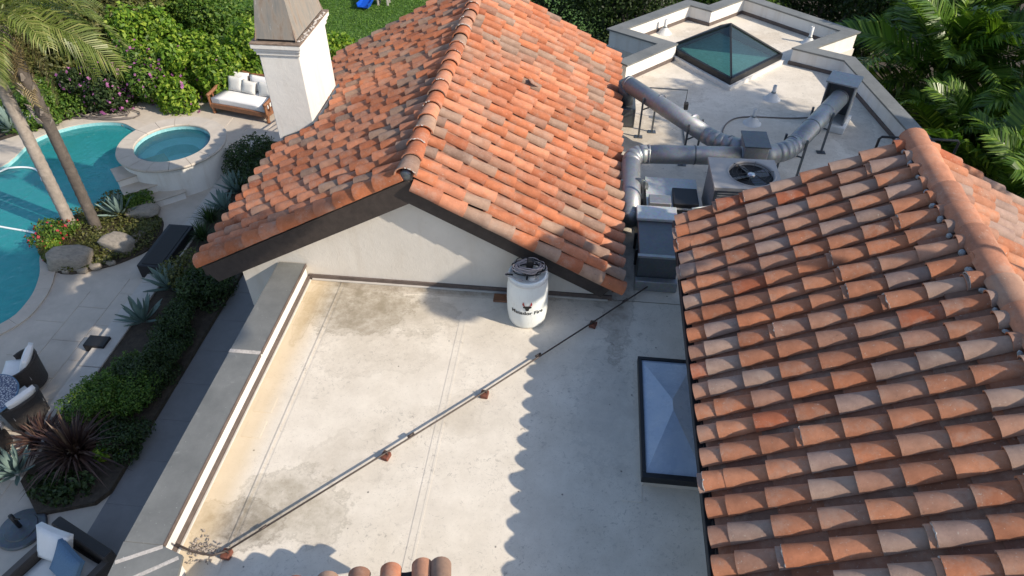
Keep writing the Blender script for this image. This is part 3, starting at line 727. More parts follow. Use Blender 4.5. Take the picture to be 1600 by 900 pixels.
for p in (q0, e1-nn*.02, e1-dn_*1.6-nn*.02, q0-dn_*1.6): vs += [p, p-nn*.06]
MB().add(vs, [(0, 2, 4, 6), (1, 7, 5, 3), (0, 1, 3, 2), (2, 3, 5, 4), (4, 5, 7, 6), (6, 7, 1, 0)]).build('roof_deck', M['deck'], fr)
a, b = e0-dn_*.03, e1-dn_*.03+ed*.02
vs = [a+nn*.03, b+nn*.03, b-Vector((0, 0, .2)), a-Vector((0, 0, .2))]; vs += [v+back*.05 for v in vs]
MB().add(vs, [(0, 1, 2, 3), (7, 6, 5, 4), (0, 4, 5, 1), (1, 5, 6, 2), (2, 6, 7, 3), (3, 7, 4, 0)]).build('fascia', M['black'], fr)
vs = [e0+back*.25, e1+back*.25-ed*.2, e1+back*1.6-ed*.2, e0+back*1.6]; 
MB().add([(v.x, v.y, -.02) for v in vs]+[(v.x, v.y, .85) for v in vs], [(0, 1, 5, 4), (1, 2, 6, 5), (2, 3, 7, 6), (3, 0, 4, 7), (4, 5, 6, 7)]).build('wall', M['stucco'], fr)
# ------------------------------------------------------------------ far deck with angled parapet
fd = thing('rear_roof_deck', 'rear flat roof with angular grey-capped parapet behind the ductwork', 'house wing')
outer = [(.74, 15.55), (1.72, 16.62), (.51, 17.42), (2.63, 19.61), (3.15, 19.25), (4.15, 20.26), (6.66, 17.88), (5.35, 16.78), (6.16, 16.34), (6.75, 12.3), (6.75, 8.3)]
body = [(.46, 7.96)]+[(.46, 15.5)]+outer+[(1.95, 8.3), (1.95, 7.96)]
body = body[::-1]
MB().prism(body, G, -.02).build('wall', M['stucco'], fd)
ctr = Vector((3.3, 14.5))
inn = offset_poly(outer, .30)
if (Vector(inn[3])-ctr).length > (Vector(outer[3])-ctr).length: inn = offset_poly(outer, -.30)
# proper mitred inner line
def mitre(pl, d):
    out = []
    for i in range(len(pl)):
        p = Vector(pl[i]); a = (p-Vector(pl[i-1])).normalized() if i else None; b = (Vector(pl[i+1])-p).normalized() if i < len(pl)-1 else None
        na = Vector((a.y, -a.x)) if a else Vector((b.y, -b.x)); nb = Vector((b.y, -b.x)) if b else na
        nm = (na+nb).normalized(); out.append(tuple(p+nm*(d/max(.45, nm.dot(na)))))
    return out
inn = mitre(outer, .30)
dk = [(.46, 7.96), (.46, 15.5)]+mitre(outer, .27)+[(1.95, 8.3), (1.95, 7.96)]
MB().prism(dk[::-1], -.02, .005).build('membrane', M['membrane'], fd)
for nm, dA, dB, z0, z1, mt in (('parapet_wall', .03, .275, -.02, .37, 'white_stucco'), ('coping', -.02, .30, .371, .41, 'coping'), ('flashing', .276, .30, .0, .09, 'flash')):
    A = mitre(outer, dA); B = mitre(outer, dB)
    for i in range(len(outer)-1):
        mb = MB(); vs = [(*A[i], z0), (*A[i+1], z0), (*B[i+1], z0), (*B[i], z0)]; vs += [(v[0], v[1], z1) for v in vs]
        fs = [(0, 1, 2, 3), (7, 6, 5, 4), (0, 4, 5, 1), (1, 5, 6, 2), (2, 6, 7, 3), (3, 7, 4, 0)]
        o = mb.add(vs, fs).build(nm, M[mt], fd)
        bm = bmesh.new(); bm.from_mesh(o.data); bmesh.ops.recalc_face_normals(bm, faces=bm.faces[:]); bm.to_mesh(o.data); bm.free()
# curb across between right wing and deck (behind the tiled wing)
# ------------------------------------------------------------------ skylights
sk = thing('pyramid_skylight', 'glass pyramid skylight with teal panes and dark frame on the rear roof', 'skylight')
P = [Vector((1.99, 16.93, 0)), Vector((3.28, 15.25, 0)), Vector((4.66, 16.75, 0)), Vector((3.37, 18.35, 0))]
cc = sum(P, Vector())/4; ap = cc+Vector((0, 0, .86))
MB().prism([(p.x+(p.x-cc.x)*.06, p.y+(p.y-cc.y)*.06) for p in P], .0, .10).build('curb', M['white_stucco'], sk)
fbar = MB()
for i in range(4):
    a, b = P[i], P[(i+1) % 4]; ai = cc+(a-cc)*.93; bi = cc+(b-cc)*.93; mb = MB()
    vs = [a, b, bi, ai]; vs = [(v.x, v.y, .101) for v in vs]+[(v.x, v.y, .25) for v in vs]
    mb.add(vs, [(3, 2, 1, 0), (4, 5, 6, 7), (0, 1, 5, 4), (1, 2, 6, 5), (2, 3, 7, 6), (3, 0, 4, 7)]).build('frame', M['frame'], sk)
    s0, s1 = Vector((ai.x, ai.y, .252)), Vector((bi.x, bi.y, .252))
    MB().add([s0, s1, ap, s0-Vector((0, 0, .012)), s1-Vector((0, 0, .012)), ap-Vector((0, 0, .012))], [(0, 1, 2)]).build('glass_pane', M['teal_glass'], sk)
    MB().tube([(a.x*.97+cc.x*.03, a.y*.97+cc.y*.03, .25), ap+Vector((0, 0, .015))], .026, 6).build('glazing_bar', M['frame'], sk)
MB().prism([(cc.x+(p.x-cc.x)*.9, cc.y+(p.y-cc.y)*.9) for p in P], .101, .115).build('light_well', M['pooltile'], sk)
sk2 = thing('hip_skylight', 'blue-grey domed rectangular skylight in a black frame beside the tiled eave', 'skylight')
X0, X1, Y0, Y1 = 1.0, 1.78, 4.72, 6.62
MB().box((X0+.03, Y0+.03, .0), (X1-.03, Y1-.03, .13)).build('curb', M['kerb'], sk2)
MB().box((X0-.2, Y0-.16, .013), (X0+.03, Y1+.1, .0195)).build('flashing_strip', M['membrane'], sk2)
MB().box((X0-.22, Y0-.2, .014), (X0+.02, Y0-.0, .0225)).build('membrane_patch', M['membrane'], sk2); MB().box((X0-.22, Y1-.1, .014), (X0-.02, Y1+.1, .0225)).build('membrane_patch', M['membrane'], sk2)
for a, b in (((X0, Y0), (X1, Y0+.07)), ((X0, Y1-.05), (X1, Y1)), ((X0, Y0+.07), (X0+.05, Y1-.05)), ((X1-.05, Y0+.07), (X1, Y1-.05))):
    MB().box((*a, .12), (*b, .235), bev=.006).build('frame', M['frame'], sk2)
a0, a1 = (X0+.05, Y0+.07), (X1-.05, Y1-.05); cx = (a0[0]+a1[0])/2; r0 = (cx, (a0[1]+a1[1])/2-.06); r1 = (cx, (a0[1]+a1[1])/2+.10)
vs = [(a0[0], a0[1], .21), (a1[0], a0[1], .21), (a1[0], a1[1], .21), (a0[0], a1[1], .21), (*r0, .39), (*r1, .39)]
for f in ((0, 1, 4), (1, 2, 5, 4), (2, 3, 5), (3, 0, 4, 5)):
    MB().add([vs[i] for i in f], [tuple(range(len(f)))]).build('dome_facet', M['acrylic'], sk2)
# ------------------------------------------------------------------ white drum with coil of cable
BX, BY = -.58, 7.44
dr = thing('plastic_drum', 'white plastic drum lettered Matador Fire standing against the gable wall', 'drum', loc=(BX, BY, .012))
prof = [(0, .0), (.235, .0), (.262, .02), (.275, .06), (.292, .2), (.297, .42), (.292, .64), (.275, .76), (.265, .80), (.275, .815), (.28, .84), (.272, .868), (.25, .875), (.235, .858), (0, .855)]
smooth_by_angle(MB().lathe(prof, 48, cap=False).build('body', M['plastic'], dr), 50)
MB().lathe([(.281, .80), (.288, .812), (.288, .835), (.281, .845)], 40, cap=False).build('rim_band', M['pvc'], dr, True)
for a in (2.4, 5.2):
    MB().lathe([(0, .856), (.045, .856), (.045, .885), (.035, .89), (0, .89)], 14, Matrix.Translation((.14*math.cos(a), .14*math.sin(a), 0)), False).build('bung', M['pvc'], dr)
front = math.atan2(-BY, -BX)
def rad_at(z):
    for (r0_, z0_), (r1_, z1_) in zip(prof[:-1], prof[1:]):
        if z0_ <= z <= z1_ and z1_ > z0_: return r0_+(r1_-r0_)*(z-z0_)/(z1_-z0_)
    return .297
def wrap(pts, off=.005):
    out = []
    for x, z in pts:
        r = rad_at(z)+off; a = front+x/.297; out.append((r*math.cos(a), r*math.sin(a), z))
    return out
cu = bpy.data.curves.new('t', 'FONT'); cu.body = 'Matador Fire'; cu.align_x = 'CENTER'; cu.size = .088; cu.offset = .0022; cu.resolution_u = 3; cu.space_character = 1.04
tmp = bpy.data.objects.new('t', cu); COL.objects.link(tmp)
dg = bpy.context.evaluated_depsgraph_get(); me = bpy.data.meshes.new_from_object(tmp.evaluated_get(dg)); bpy.data.objects.remove(tmp)
pts = [(v.co.x, v.co.y+.325-.9*0) for v in me.vertices]
for v, p in zip(me.vertices, wrap(pts)): v.co = p
me.materials.clear(); me.materials.append(M['ink']); link('lettering', me, dr)
def decal(name, poly, mt):
    tri = tessellate_polygon([[Vector((x, z, 0)) for x, z in poly]])
    fs = []
    for t in tri:
        a, b, c = [Vector(poly[i]) for i in t]; fs.append(t if (b-a).cross(c-a) > 0 else (t[0], t[2], t[1]))
    MB().add(wrap(poly, .010), fs).build(name, M[mt], dr)
Z0 = .415
decal('bull_head', [(0, Z0-.01), (.022, Z0), (.03, Z0+.035), (.055, Z0+.045), (.062, Z0+.075), (.03, Z0+.08), (-.03, Z0+.08), (-.062, Z0+.075), (-.055, Z0+.045), (-.03, Z0+.035), (-.022, Z0)], 'ink')
for s_ in (-1, 1):
    p = [(s_*.035, Z0+.078), (s_*.066, Z0+.09), (s_*.068, Z0+.12), (s_*.056, Z0+.155), (s_*.044, Z0+.12), (s_*.046, Z0+.098), (s_*.03, Z0+.092)]
    decal('bull_horn', p, 'red_ink')
cb = thing('cable_coil', 'coil of pale cable with black clamps lying on the white drum', 'cable', loc=(BX, BY, .89))
for k in range(13):
    rx, ry = random.uniform(.16, .24), random.uniform(.09, .15); th = random.uniform(-.35, .35); cx_, cy_ = random.uniform(-.03, .05), random.uniform(-.02, .06); zz = random.uniform(.02, .13); tl = random.uniform(-.25, .35)
    pts = [(cx_+rx*math.cos(a)*math.cos(th)-ry*math.sin(a)*math.sin(th), cy_+rx*math.cos(a)*math.sin(th)+ry*math.sin(a)*math.cos(th), zz+tl*ry*math.sin(a)+.012*math.sin(3*a+k)) for a in [2*math.pi*i/28 for i in range(28)]]
    mn = min(p[2] for p in pts); 
    pts = [(p[0], p[1], p[2]+max(0, .012-mn)) for p in pts]
    MB().tube(pts, .0085, 6, closed=True).build('cable_loop', M['cable' if k % 3 else 'black'], cb, True)
MB().tube(catmull([(-.1, -.02, .02), (-.26, -.08, .03), (-.31, -.1, .0), (-.2, -.16, .01), (-.05, -.2, .01)], 6, False), .006, 6).build('cable_tail', M['cable'], cb, True)
MB().tube(catmull([(.08, -.05, .02), (.16, -.16, .012), (.06, -.22, .012), (-.01, -.15, .012), (.0, -.08, .05)], 6, False), .006, 6).build('cable_tail', M['cable'], cb, True)
MB().box((-.035, -.03, .06), (.055, .05, .24), Euler((.15, .1, .2)).to_matrix().to_4x4(), .01).build('clamp', M['black'], cb)
MB().box((-.12, -.055, .02), (.14, -.02, .05), None, .008).build('clamp', M['black'], cb)
MB().box((-.01, -.2, .012), (.012, -.06, .04), None, .005).build('connector', M['black'], cb)
MB().box((-.31, -.105, -.005), (-.2, -.08, .018), None, .005).build('connector', M['black'], cb)
# box behind the drum
ub_ = tag(MB().box((-.86, 7.66, .012), (-.82, 7.9, .62), None, .006).build('dark_panel', M['black']), 'dark board leaning on the wall behind the white drum', 'board')
tag(MB().box((-1.12, 7.7, .012), (-.84, 7.86, .05), Euler((0, 0, 0)).to_matrix().to_4x4(), .006).build('wood_offcut', M['wood']), 'small wood offcut on the roof left of the drum', 'offcut')
# ------------------------------------------------------------------ conduit on wood blocks
line = [at(x, y, .10) for x, y in [(352, 862), (602, 708), (757, 612), (927, 503), (1047, 425)]]
pc = thing('roof_conduit', 'thin weathered conduit running diagonally across the flat roof', 'pipe')
ends = [Vector((-4.0, 3.37, .2)), Vector((-3.86, 3.36, .10)), at(330, 868, .10)]
MB().tube(line, .0115, 8).build('pipe', M['pipe'], pc, True)
MB().tube(ends+[line[0]], .0125, 8).build('pipe_end', M['pipe'], pc, True)
d = (line[3]-line[0]).normalized()
for f in (.06, .33, .62, .86):
    p = line[0]+(line[4]-line[0])*f; MB().tube([p-d*.045, p+d*.045], .017, 8).build('coupling', M['pipe'], pc, True)
blab = ['wood pipe block nearest the parapet corner', 'wood pipe block second from the parapet corner', 'wood pipe block midway along the conduit', 'wood pipe block under the conduit near the drum', 'wood pipe block beside the far eave corner']
for k, p in enumerate(line):
    b = thing('pipe_block', 'reddish '+blab[k], 'pipe block', 'wood blocks under the conduit', (p.x, p.y, .012), math.atan2(d.y, d.x)+random.uniform(-.2, .2)+.5)
    MB().box((-.055, -.05, 0), (.055, .05, .066), None, .008).build('block', M['block'], b)
    MB().tube([(-.0, -.03, .064), (0, -.026, .10), (0, 0, .112), (0, .026, .10), (0, .03, .064)], .007, 5).build('strap', M['pipe'], b)
# ------------------------------------------------------------------ ductwork
def elbow(a, b, c, r=.3, n=4):
    a, b, c = Vector(a), Vector(b), Vector(c); p = b+(a-b).normalized()*r; q = b+(c-b).normalized()*r
    return [p*(1-t)**2+b*2*t*(1-t)+q*t*t for t in [i/n for i in range(n+1)]]
ZD = .72; DR = .165
def duct(name, label, pts, r=DR, rings=(), legs=()):
    t = thing(name, label, 'duct')
    segs = []
    pts = [Vector(p) for p in pts]
    path = [pts[0]]
    for i in range(1, len(pts)-1):
        e = elbow(pts[i-1], pts[i], pts[i+1], .26); 
        MB().tube([path[-1], e[0]], r, 20).build('duct_pipe', M['galv'], t, True)
        # segmented elbow: flat gores
        for j in range(len(e)-1):
            f0, f1 = e[j], e[j+1]
            MB().tube([f0-(f1-f0)*.10, f1+(f1-f0)*.10], r*(1.0+.008*(j % 2)), 20).build('elbow_gore', M['galv'], t, True)
        path.append(e[-1])
    MB().tube([path[-1], pts[-1]], r, 20).build('duct_pipe', M['galv'], t, True)
    full = path+[pts[-1]]
    for i in range(len(full)-1):
        a, b = full[i], full[i+1]; L = (b-a).length
        if L < .5: continue
        nb = max(1, int(L/.75))
        for j in range(nb+1):
            p = a+(b-a)*(.05/L+(1-.1/L)*j/nb); dd = (b-a).normalized()
            MB().tube([p-dd*.014, p+dd*.014], r*1.035, 20).build('joint_band', M['galv_dark' if j % 2 else 'galv'], t, True)
    for p, dd in legs:
        p = Vector(p); s_ = Vector((-dd[1], dd[0], 0)).normalized()*(r+.02)
        for sg in (-1, 1):
            q = p+s_*sg; MB().box((q.x-.018, q.y-.018, .012), (q.x+.018, q.y+.018, ZD+.14)).build('stand_leg', M['galv_dark'], t)
            MB().box((q.x-.08, q.y-.06, .008), (q.x+.08, q.y+.06, .018)).build('stand_foot', M['galv_dark'], t)
        MB().tube([p-s_+Vector((0, 0, -.04-r+ .0)), p+s_+Vector((0, 0, -.04-r))], .015, 6).build('stand_bar', M['galv_dark'], t)
    return t
d1a = Vector((.88, 13.55, ZD+.12)); d1b = at(1118, 214, ZD); jb = Vector((3.06, 11.2, ZD))
duct('round_duct', 'long galvanised duct running diagonally from the gable eave to the junction box', [d1a, Vector((2.48, 11.62, ZD)), Vector((2.95, 11.42, ZD))], .16, legs=[(d1a*.72+Vector((2.48, 11.62, ZD))*.28, (.64, -.77)), (d1a*.22+Vector((2.48, 11.62, ZD))*.78, (.64, -.77))])
duct('round_duct', 'galvanised duct with an elbow turning down beside the gable eave', [Vector((.93, 9.45, .42)), Vector((.93, 11.06, ZD-.02)), Vector((2.9, 11.16, ZD))], .165, legs=[(Vector((.93, 9.95, .55)), (0, 1))])
d3b = Vector((3.62, 11.45, ZD)); d3c = at(1312, 153, ZD)
duct('round_duct', 'galvanised duct rising right from the junction box to the square hood', [Vector((3.18, 11.18, ZD)), Vector((3.72, 11.42, ZD)), d3c], .175, legs=[(d3c*.62+Vector((3.72, 11.42, ZD))*.38, (.53, .85)), (d3c*.12+Vector((3.72, 11.42, ZD))*.88, (.53, .85))])
j = thing('duct_junction_box', 'square sheet metal junction box where the three ducts meet', 'duct box')
MB().box((2.86, 10.98, .42), (3.26, 11.5, 1.0), None, .012).build('body', M['galv'], j)
MB().box((2.84, 10.96, 1.001), (3.28, 11.52, 1.025)).build('lid', M['galv_dark'], j)
for xx in (2.9, 3.2):
    MB().box((xx-.02, 11.05, .008), (xx+.02, 11.09, .42)).build('stand_leg', M['galv_dark'], j); MB().box((xx-.02, 11.4, .008), (xx+.02, 11.44, .42)).build('stand_leg', M['galv_dark'], j)
hd = thing('duct_hood', 'square galvanised hood box at the far end of the right duct', 'duct box', loc=(d3c.x+.06, d3c.y+.22, 0), rz=-.45)
MB().box((-.27, -.2, .15), (-.25, .3, .98)).build('side_panel', M['galv'], hd); MB().box((.25, -.2, .15), (.27, .3, .98)).build('side_panel', M['galv'], hd)
MB().box((-.249, .28, .15), (.249, .3, .98)).build('back_panel', M['galv_dark'], hd); MB().box((-.30, -.24, .981), (.30, .33, 1.01)).build('lid', M['galv'], hd)
MB().box((-.33, -.3, .006), (.33, .36, .149), None, .01).build('curb', M['pvc'], hd)
eb = thing('eave_duct_box', 'dark sheet metal box at the gable eave where the long duct starts', 'duct box')
MB().box((.5, 13.25, .02), (1.1, 13.8, .42), None, .01).build('body', M['galv_dark'], eb)
MB().tube([(.88, 13.55, .42), (.88, 13.55, .86)], .17, 18).build('collar', M['galv_dark'], eb, True)
# condenser with fan
cdn = thing('condenser_unit', 'beige air conditioning condenser with round fan grille on top', 'condenser', loc=(2.74, 10.16, .07), rz=R(1))
hw, hh, ht = .52, .43, .92
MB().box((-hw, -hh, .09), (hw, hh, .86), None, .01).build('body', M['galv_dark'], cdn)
for k in range(14):
    zz = .14+k*.05
    MB().box((-hw-.006, -hh+.04, zz), (-hw-.001, hh-.04, zz+.022)).build('louver', M['unit'], cdn); MB().box((-hw+.04, -hh-.006, zz), (hw-.04, -hh-.001, zz+.022)).build('louver', M['unit'], cdn)
fx, fr_ = .1, .36
top = MB(); nseg = 40
circ = [(fx+fr_*math.cos(2*math.pi*k/nseg), fr_*math.sin(2*math.pi*k/nseg)) for k in range(nseg)]
def ring_sheet(z, flip):
    polys = [[Vector((x, y, 0)) for x, y in q] for q in ([(-hw-.03, -hh-.03), (hw+.03, -hh-.03), (hw+.03, hh+.03), (-hw-.03, hh+.03)], circ)]
    fl_ = [p for q in polys for p in q]; fs = []
    for t in tessellate_polygon(polys):
        a, b, c = [fl_[i] for i in t]; up = (b-a).cross(c-a).z > 0
        fs.append(t if up != flip else (t[0], t[2], t[1]))
    return [(p.x, p.y, z) for p in fl_], fs
v_, f_ = ring_sheet(ht, False); top.add(v_, f_)
top.add([(-hw-.03, -hh-.03, .861), (hw+.03, -hh-.03, .861), (hw+.03, hh+.03, .861), (-hw-.03, hh+.03, .861), (-hw-.03, -hh-.03, ht), (hw+.03, -hh-.03, ht), (hw+.03, hh+.03, ht), (-hw-.03, hh+.03, ht)], [(0, 1, 5, 4), (1, 2, 6, 5), (2, 3, 7, 6), (3, 0, 4, 7)])
top.build('top_panel', M['unit'], cdn)
MB().lathe([(fr_, .70), (fr_, ht), (fr_+.02, ht+.018), (fr_+.035, ht+.003)], 40, Matrix.Translation((fx, 0, 0)), False).build('fan_ring', M['unit'], cdn, True)
MB().lathe([(0, .862), (fr_-.002, .862)], 40, Matrix.Translation((fx, 0, -.0)), False).build('fan_well', M['black'], cdn)
for k in range(4):
    q = Matrix.Translation((fx, 0, .885))@Euler((0, 0, k*math.pi/2+.4)).to_matrix().to_4x4()@Euler((R(22), 0, 0)).to_matrix().to_4x4()
    MB().add([q@Vector(v) for v in [(.06, -.05, 0), (.31, -.1, 0), (.33, .08, 0), (.06, .05, 0), (.06, -.05, .004), (.31, -.1, .004), (.33, .08, .004), (.06, .05, .004)]], [(3, 2, 1, 0), (4, 5, 6, 7), (0, 1, 5, 4), (1, 2, 6, 5), (2, 3, 7, 6), (3, 0, 4, 7)]).build('fan_blade', M['galv_dark'], cdn)
MB().lathe([(.07, .865), (.07, .905), (.05, .925), (0, .925)], 16, Matrix.Translation((fx, 0, 0)), False).build('fan_motor', M['chrome'], cdn, True)
for rr in (.10, .17, .24, .31):
    MB().tube([(fx+rr*math.cos(a), rr*math.sin(a), ht+.012) for a in [2*math.pi*i/36 for i in range(36)]], .0035, 5, closed=True).build('grille_ring', M['black_metal'], cdn, True)
for k in range(6):
    a = k*math.pi/3+.2; MB().tube([(fx+.06*math.cos(a), .06*math.sin(a), ht+.014), (fx+.38*math.cos(a), .38*math.sin(a), ht+.014)], .005, 5).build('grille_spoke', M['black_metal'], cdn, True)
for sx_ in (-1, 1):
    MB().box((sx_*.4-.06, -hh, -.062), (sx_*.4+.06, hh, .089)).build('skid', M['block'], cdn)
# air handler and supply box
ah = thing('air_handler', 'pale sheet metal air handler cabinet beneath the duct elbow', 'air handler')
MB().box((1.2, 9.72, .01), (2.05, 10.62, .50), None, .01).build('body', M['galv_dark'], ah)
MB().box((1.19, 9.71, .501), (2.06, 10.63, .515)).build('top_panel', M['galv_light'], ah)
MB().box((1.62, 9.74, .516), (2.03, 10.22, .60), None, .01).build('access_cover', M['black_metal'], ah)
MB().box((1.22, 9.73, .516), (1.58, 9.98, .60), None, .01).build('raised_lid', M['galv'], ah)
for x, y in ((1.2, 9.72), (2.05, 9.72), (1.2, 10.62), (2.05, 10.62)):
    MB().tube([(x, y, .01), (x, y, .52)], .014, 6).build('corner_post', M['galv_light'], ah)
sb = thing('return_air_box', 'dark sheet metal return box with pale lid at the tiled eave corner', 'duct box')
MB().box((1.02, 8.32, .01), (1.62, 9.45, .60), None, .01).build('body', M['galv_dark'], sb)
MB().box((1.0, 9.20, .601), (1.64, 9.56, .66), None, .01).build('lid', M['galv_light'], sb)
MB().box((1.0, 8.3, .58), (1.64, 8.36, .615)).build('flange', M['galv'], sb)
MB().box((1.0, 8.20, .008), (1.64, 8.315, .20), None, .01).build('skirt', M['galv'], sb)
for yy in (8.6, 9.0): MB().tube([(1.0, yy, .2), (1.0, yy, .5)], .02, 6).build('bracket', M['black_metal'], sb)
tag(MB().box((1.75, 9.0, .01), (1.93, 9.6, .55), None, .01).build('disconnect_box', M['unit']), 'narrow beige electrical box between condenser and tiled eave', 'electrical box')
MB().tube([(1.85, 9.3, .55), (1.85, 9.35, .8), (2.2, 9.6, .7)], .015, 6).build('whip', M['galv'], bpy.data.objects['disconnect_box'], True)
# vents
def vent(px, py, label, h=.32):
    p = at(px, py, 0); t = thing('roof_vent', label, 'vent', 'white pipe vents on the rear roof', (p.x, p.y, .006))
    MB().lathe([(.19, 0), (.17, .012), (.075, .12), (.055, .15)], 18, cap=False).build('boot', M['pvc'], t, True)
    MB().lathe([(.04, .10), (.04, h), (.032, h), (.032, h-.1)], 14, cap=False).build('pipe', M['pvc'], t, True)
    MB().lathe([(.05, .15), (.05, .185)], 14).build('clamp', M['galv'], t, True)
vent(1175, 193, 'white pipe vent nearest the condenser')
vent(1206, 155, 'white pipe vent in the middle of the shaded rear roof')
vent(1263, 68, 'tall white pipe vent by the rear right parapet', .42)
vent(1038, 52, 'white pipe vent behind the pyramid skylight', .36)
gp = thing('gas_line', 'thin metal gas line rising and crossing behind the long duct', 'pipe')
a = at(1072, 240, .0)
MB().tube([(a.x, a.y-.2, .02), (a.x, a.y+1.2, .02), (a.x, a.y+1.2, .75), (a.x-1.4, a.y+1.25, .75)], .014, 6).build('pipe', M['galv_dark'], gp)
MB().box((a.x-.02, a.y+1.12, .35), (a.x+.06, a.y+1.24, .48), None, .006).build('valve_box', M['black'], gp)
rl = thing('handrail', 'short black pipe rail behind the tiled ridge', 'rail')
b0, b1 = Vector((4.55, 8.85, 0)), Vector((5.5, 8.85, 0))
b0 = at(1368, 232, 1.2); b1 = at(1430, 216, 1.35)
MB().tube([(b0.x, b0.y, .0), (b0.x, b0.y, 1.38), (b0.x+.03, b0.y+.0, 1.42), (b1.x+.6, b0.y+.0, 1.42), (b1.x+.63, b0.y, 1.38), (b1.x+.63, b0.y, 0)], .022, 8).build('rail', M['black_metal'], rl, True)
tag(MB().lathe([(0, 0), (.09, .0), (.1, .04), (.06, .075), (0, .08)], 8, Matrix.Translation((.98, 12.0, .006))@Matrix.Diagonal((1.1, .6, .7, 1)), False).build('tile_shard', M['pan']), 'broken tile shard lying below the gable eave', 'tile shard')
# ------------------------------------------------------------------ spa and steps
sp = thing('raised_spa', 'round raised stucco spa with stone rim beside the pool', 'spa', loc=(SPA[0], SPA[1], 0))
smooth_by_angle(MB().lathe([(1.36, G-.9), (1.36, G+.84), (1.30, G+.84)], 64, cap=False).build('wall', M['white_stucco'], sp), 50)
nst = 16
for k in range(nst):
    a0_, a1_ = 2*math.pi*k/nst+.004, 2*math.pi*(k+1)/nst-.004; vs = []; fs = []
    for i in range(5):
        a = a0_+(a1_-a0_)*i/4
        for r_, z_ in ((.99, G+.84), (1.43, G+.84), (1.44, G+.87), (1.42, G+.905), (1.0, G+.905), (.985, G+.88)): vs.append((r_*math.cos(a), r_*math.sin(a), z_))
    for i in range(4):
        for q in range(6): fs.append((i*6+q, i*6+(q+1) % 6, i*6+6+(q+1) % 6, i*6+6+q))
    fs += [tuple(range(5, -1, -1)), tuple(24+q for q in range(6))]
    MB().add(vs, [tuple(reversed(f)) for f in fs]).build('rim_stone', M['paver'], sp)
MB().lathe([(1.0, G+.85), (1.0, G+.5), (.62, G+.48), (.62, G+.2), (0, G+.2)], 48, cap=False).build('basin', M['pale_plaster'], sp)
MB().lathe([(.995, G+.85), (.995, G+.72)], 48, cap=False).build('waterline_tile', M['pooltile'], sp)
MB().lathe([(.994, G+.75), (0.001, G+.75)], 48, cap=False).build('water', M['spa_water'], sp)
st = thing('spa_steps', 'three pale stone steps descending from the round spa', 'steps', loc=(*at(240, 303, G).xy, G), rz=R(42))
for k in range(3):
    MB().box((-.62, -1.05+.0, 0), (.62-.0, -.35*k+.42-.7*0-.0 if k == 99 else .55-.36*(k), .19*(k+1)-.03)).build('riser', M['white_stucco'], st) if False else None
for k, (ya, yb, zt) in enumerate(((-.74, -.34, .22), (-.34, .06, .44), (.06, .72, .66))):
    MB().box((-.66, ya+.02, -.6), (.66, yb, zt-.04)).build('riser', M['white_stucco'], st)
    MB().box((-.7, ya-.02, zt-.039), (.7, yb+.03 if k == 2 else yb+.02, zt), None, .008).build('tread', M['paver'], st)
# ------------------------------------------------------------------ foliage helpers
def leaves_mesh(name, pts, nrm, size, mat, aspect=.5, jitter=.7, fold=.25):
    n = len(pts); pts = np.asarray(pts); nrm = np.asarray(nrm)
    d = nrm+rng.normal(0, jitter, (n, 3)); d /= np.linalg.norm(d, axis=1)[:, None]+1e-9
    t = np.cross(d, rng.normal(0, 1, (n, 3))); t /= np.linalg.norm(t, axis=1)[:, None]+1e-9
    b = np.cross(d, t); sz = (size*rng.uniform(.6, 1.35, n))[:, None]
    V = np.stack([pts-t*sz*.5, pts+b*sz*aspect*.5+d*sz*fold*.3, pts+t*sz*.5, pts-b*sz*aspect*.5+d*sz*fold*.3], 1).reshape(-1, 3)
    me = bpy.data.meshes.new(name); nf = n
    me.vertices.add(4*n); me.vertices.foreach_set('co', V.ravel().astype(np.float32))
    me.loops.add(4*n); me.loops.foreach_set('vertex_index', np.arange(4*n, dtype=np.int32))
    me.polygons.add(nf); me.polygons.foreach_set('loop_start', np.arange(0, 4*n, 4, dtype=np.int32)); me.polygons.foreach_set('loop_total', np.full(nf, 4, np.int32))
    me.materials.append(mat); me.update(calc_edges=True); return me
def clump_pts(blobs, n, shell=.35, lump=True):
    vol = np.array([b[1][0]*b[1][1]*b[1][2] for b in blobs])**.67; pr_ = vol/vol.sum(); P_ = []; N_ = []
    for b, k in zip(blobs, (pr_*n).astype(int)+1):
        d = rng.normal(0, 1, (k, 3)); d /= np.linalg.norm(d, axis=1)[:, None]
        r = 1-shell*rng.random(k)**1.5
        if lump:
            f = 1.0+.16*np.sin(d[:, 0]*5+b[0][0]*3)*np.sin(d[:, 1]*6+b[0][1])*np.cos(d[:, 2]*5)+.1*np.sin(d[:, 0]*11+d[:, 1]*9)
            r = r*f
        P_.append(np.array(b[0])+d*r[:, None]*np.array(b[1])); N_.append(d)
    return np.concatenate(P_), np.concatenate(N_)
def foliage(name, blobs, n, size, mat, parent=None, **k):
    p, nn_ = clump_pts(blobs, n, k.pop('shell', .4)); keep = p[:, 2] > k.pop('zmin', G); return link(name, leaves_mesh(name, p[keep], nn_[keep]+np.array([0, 0, .4]), size, mat, **k), parent)
def blobify(c, r, k, spread=.75):
    out = []
    for i in range(k):
        d = rng.normal(0, 1, 3); d /= np.linalg.norm(d); q = rng.uniform(.45, spread)
        s_ = rng.uniform(.32, .55)
        out.append(((c[0]+d[0]*r[0]*q, c[1]+d[1]*r[1]*q, c[2]+d[2]*r[2]*q), (r[0]*s_, r[1]*s_, r[2]*s_)))
    return out
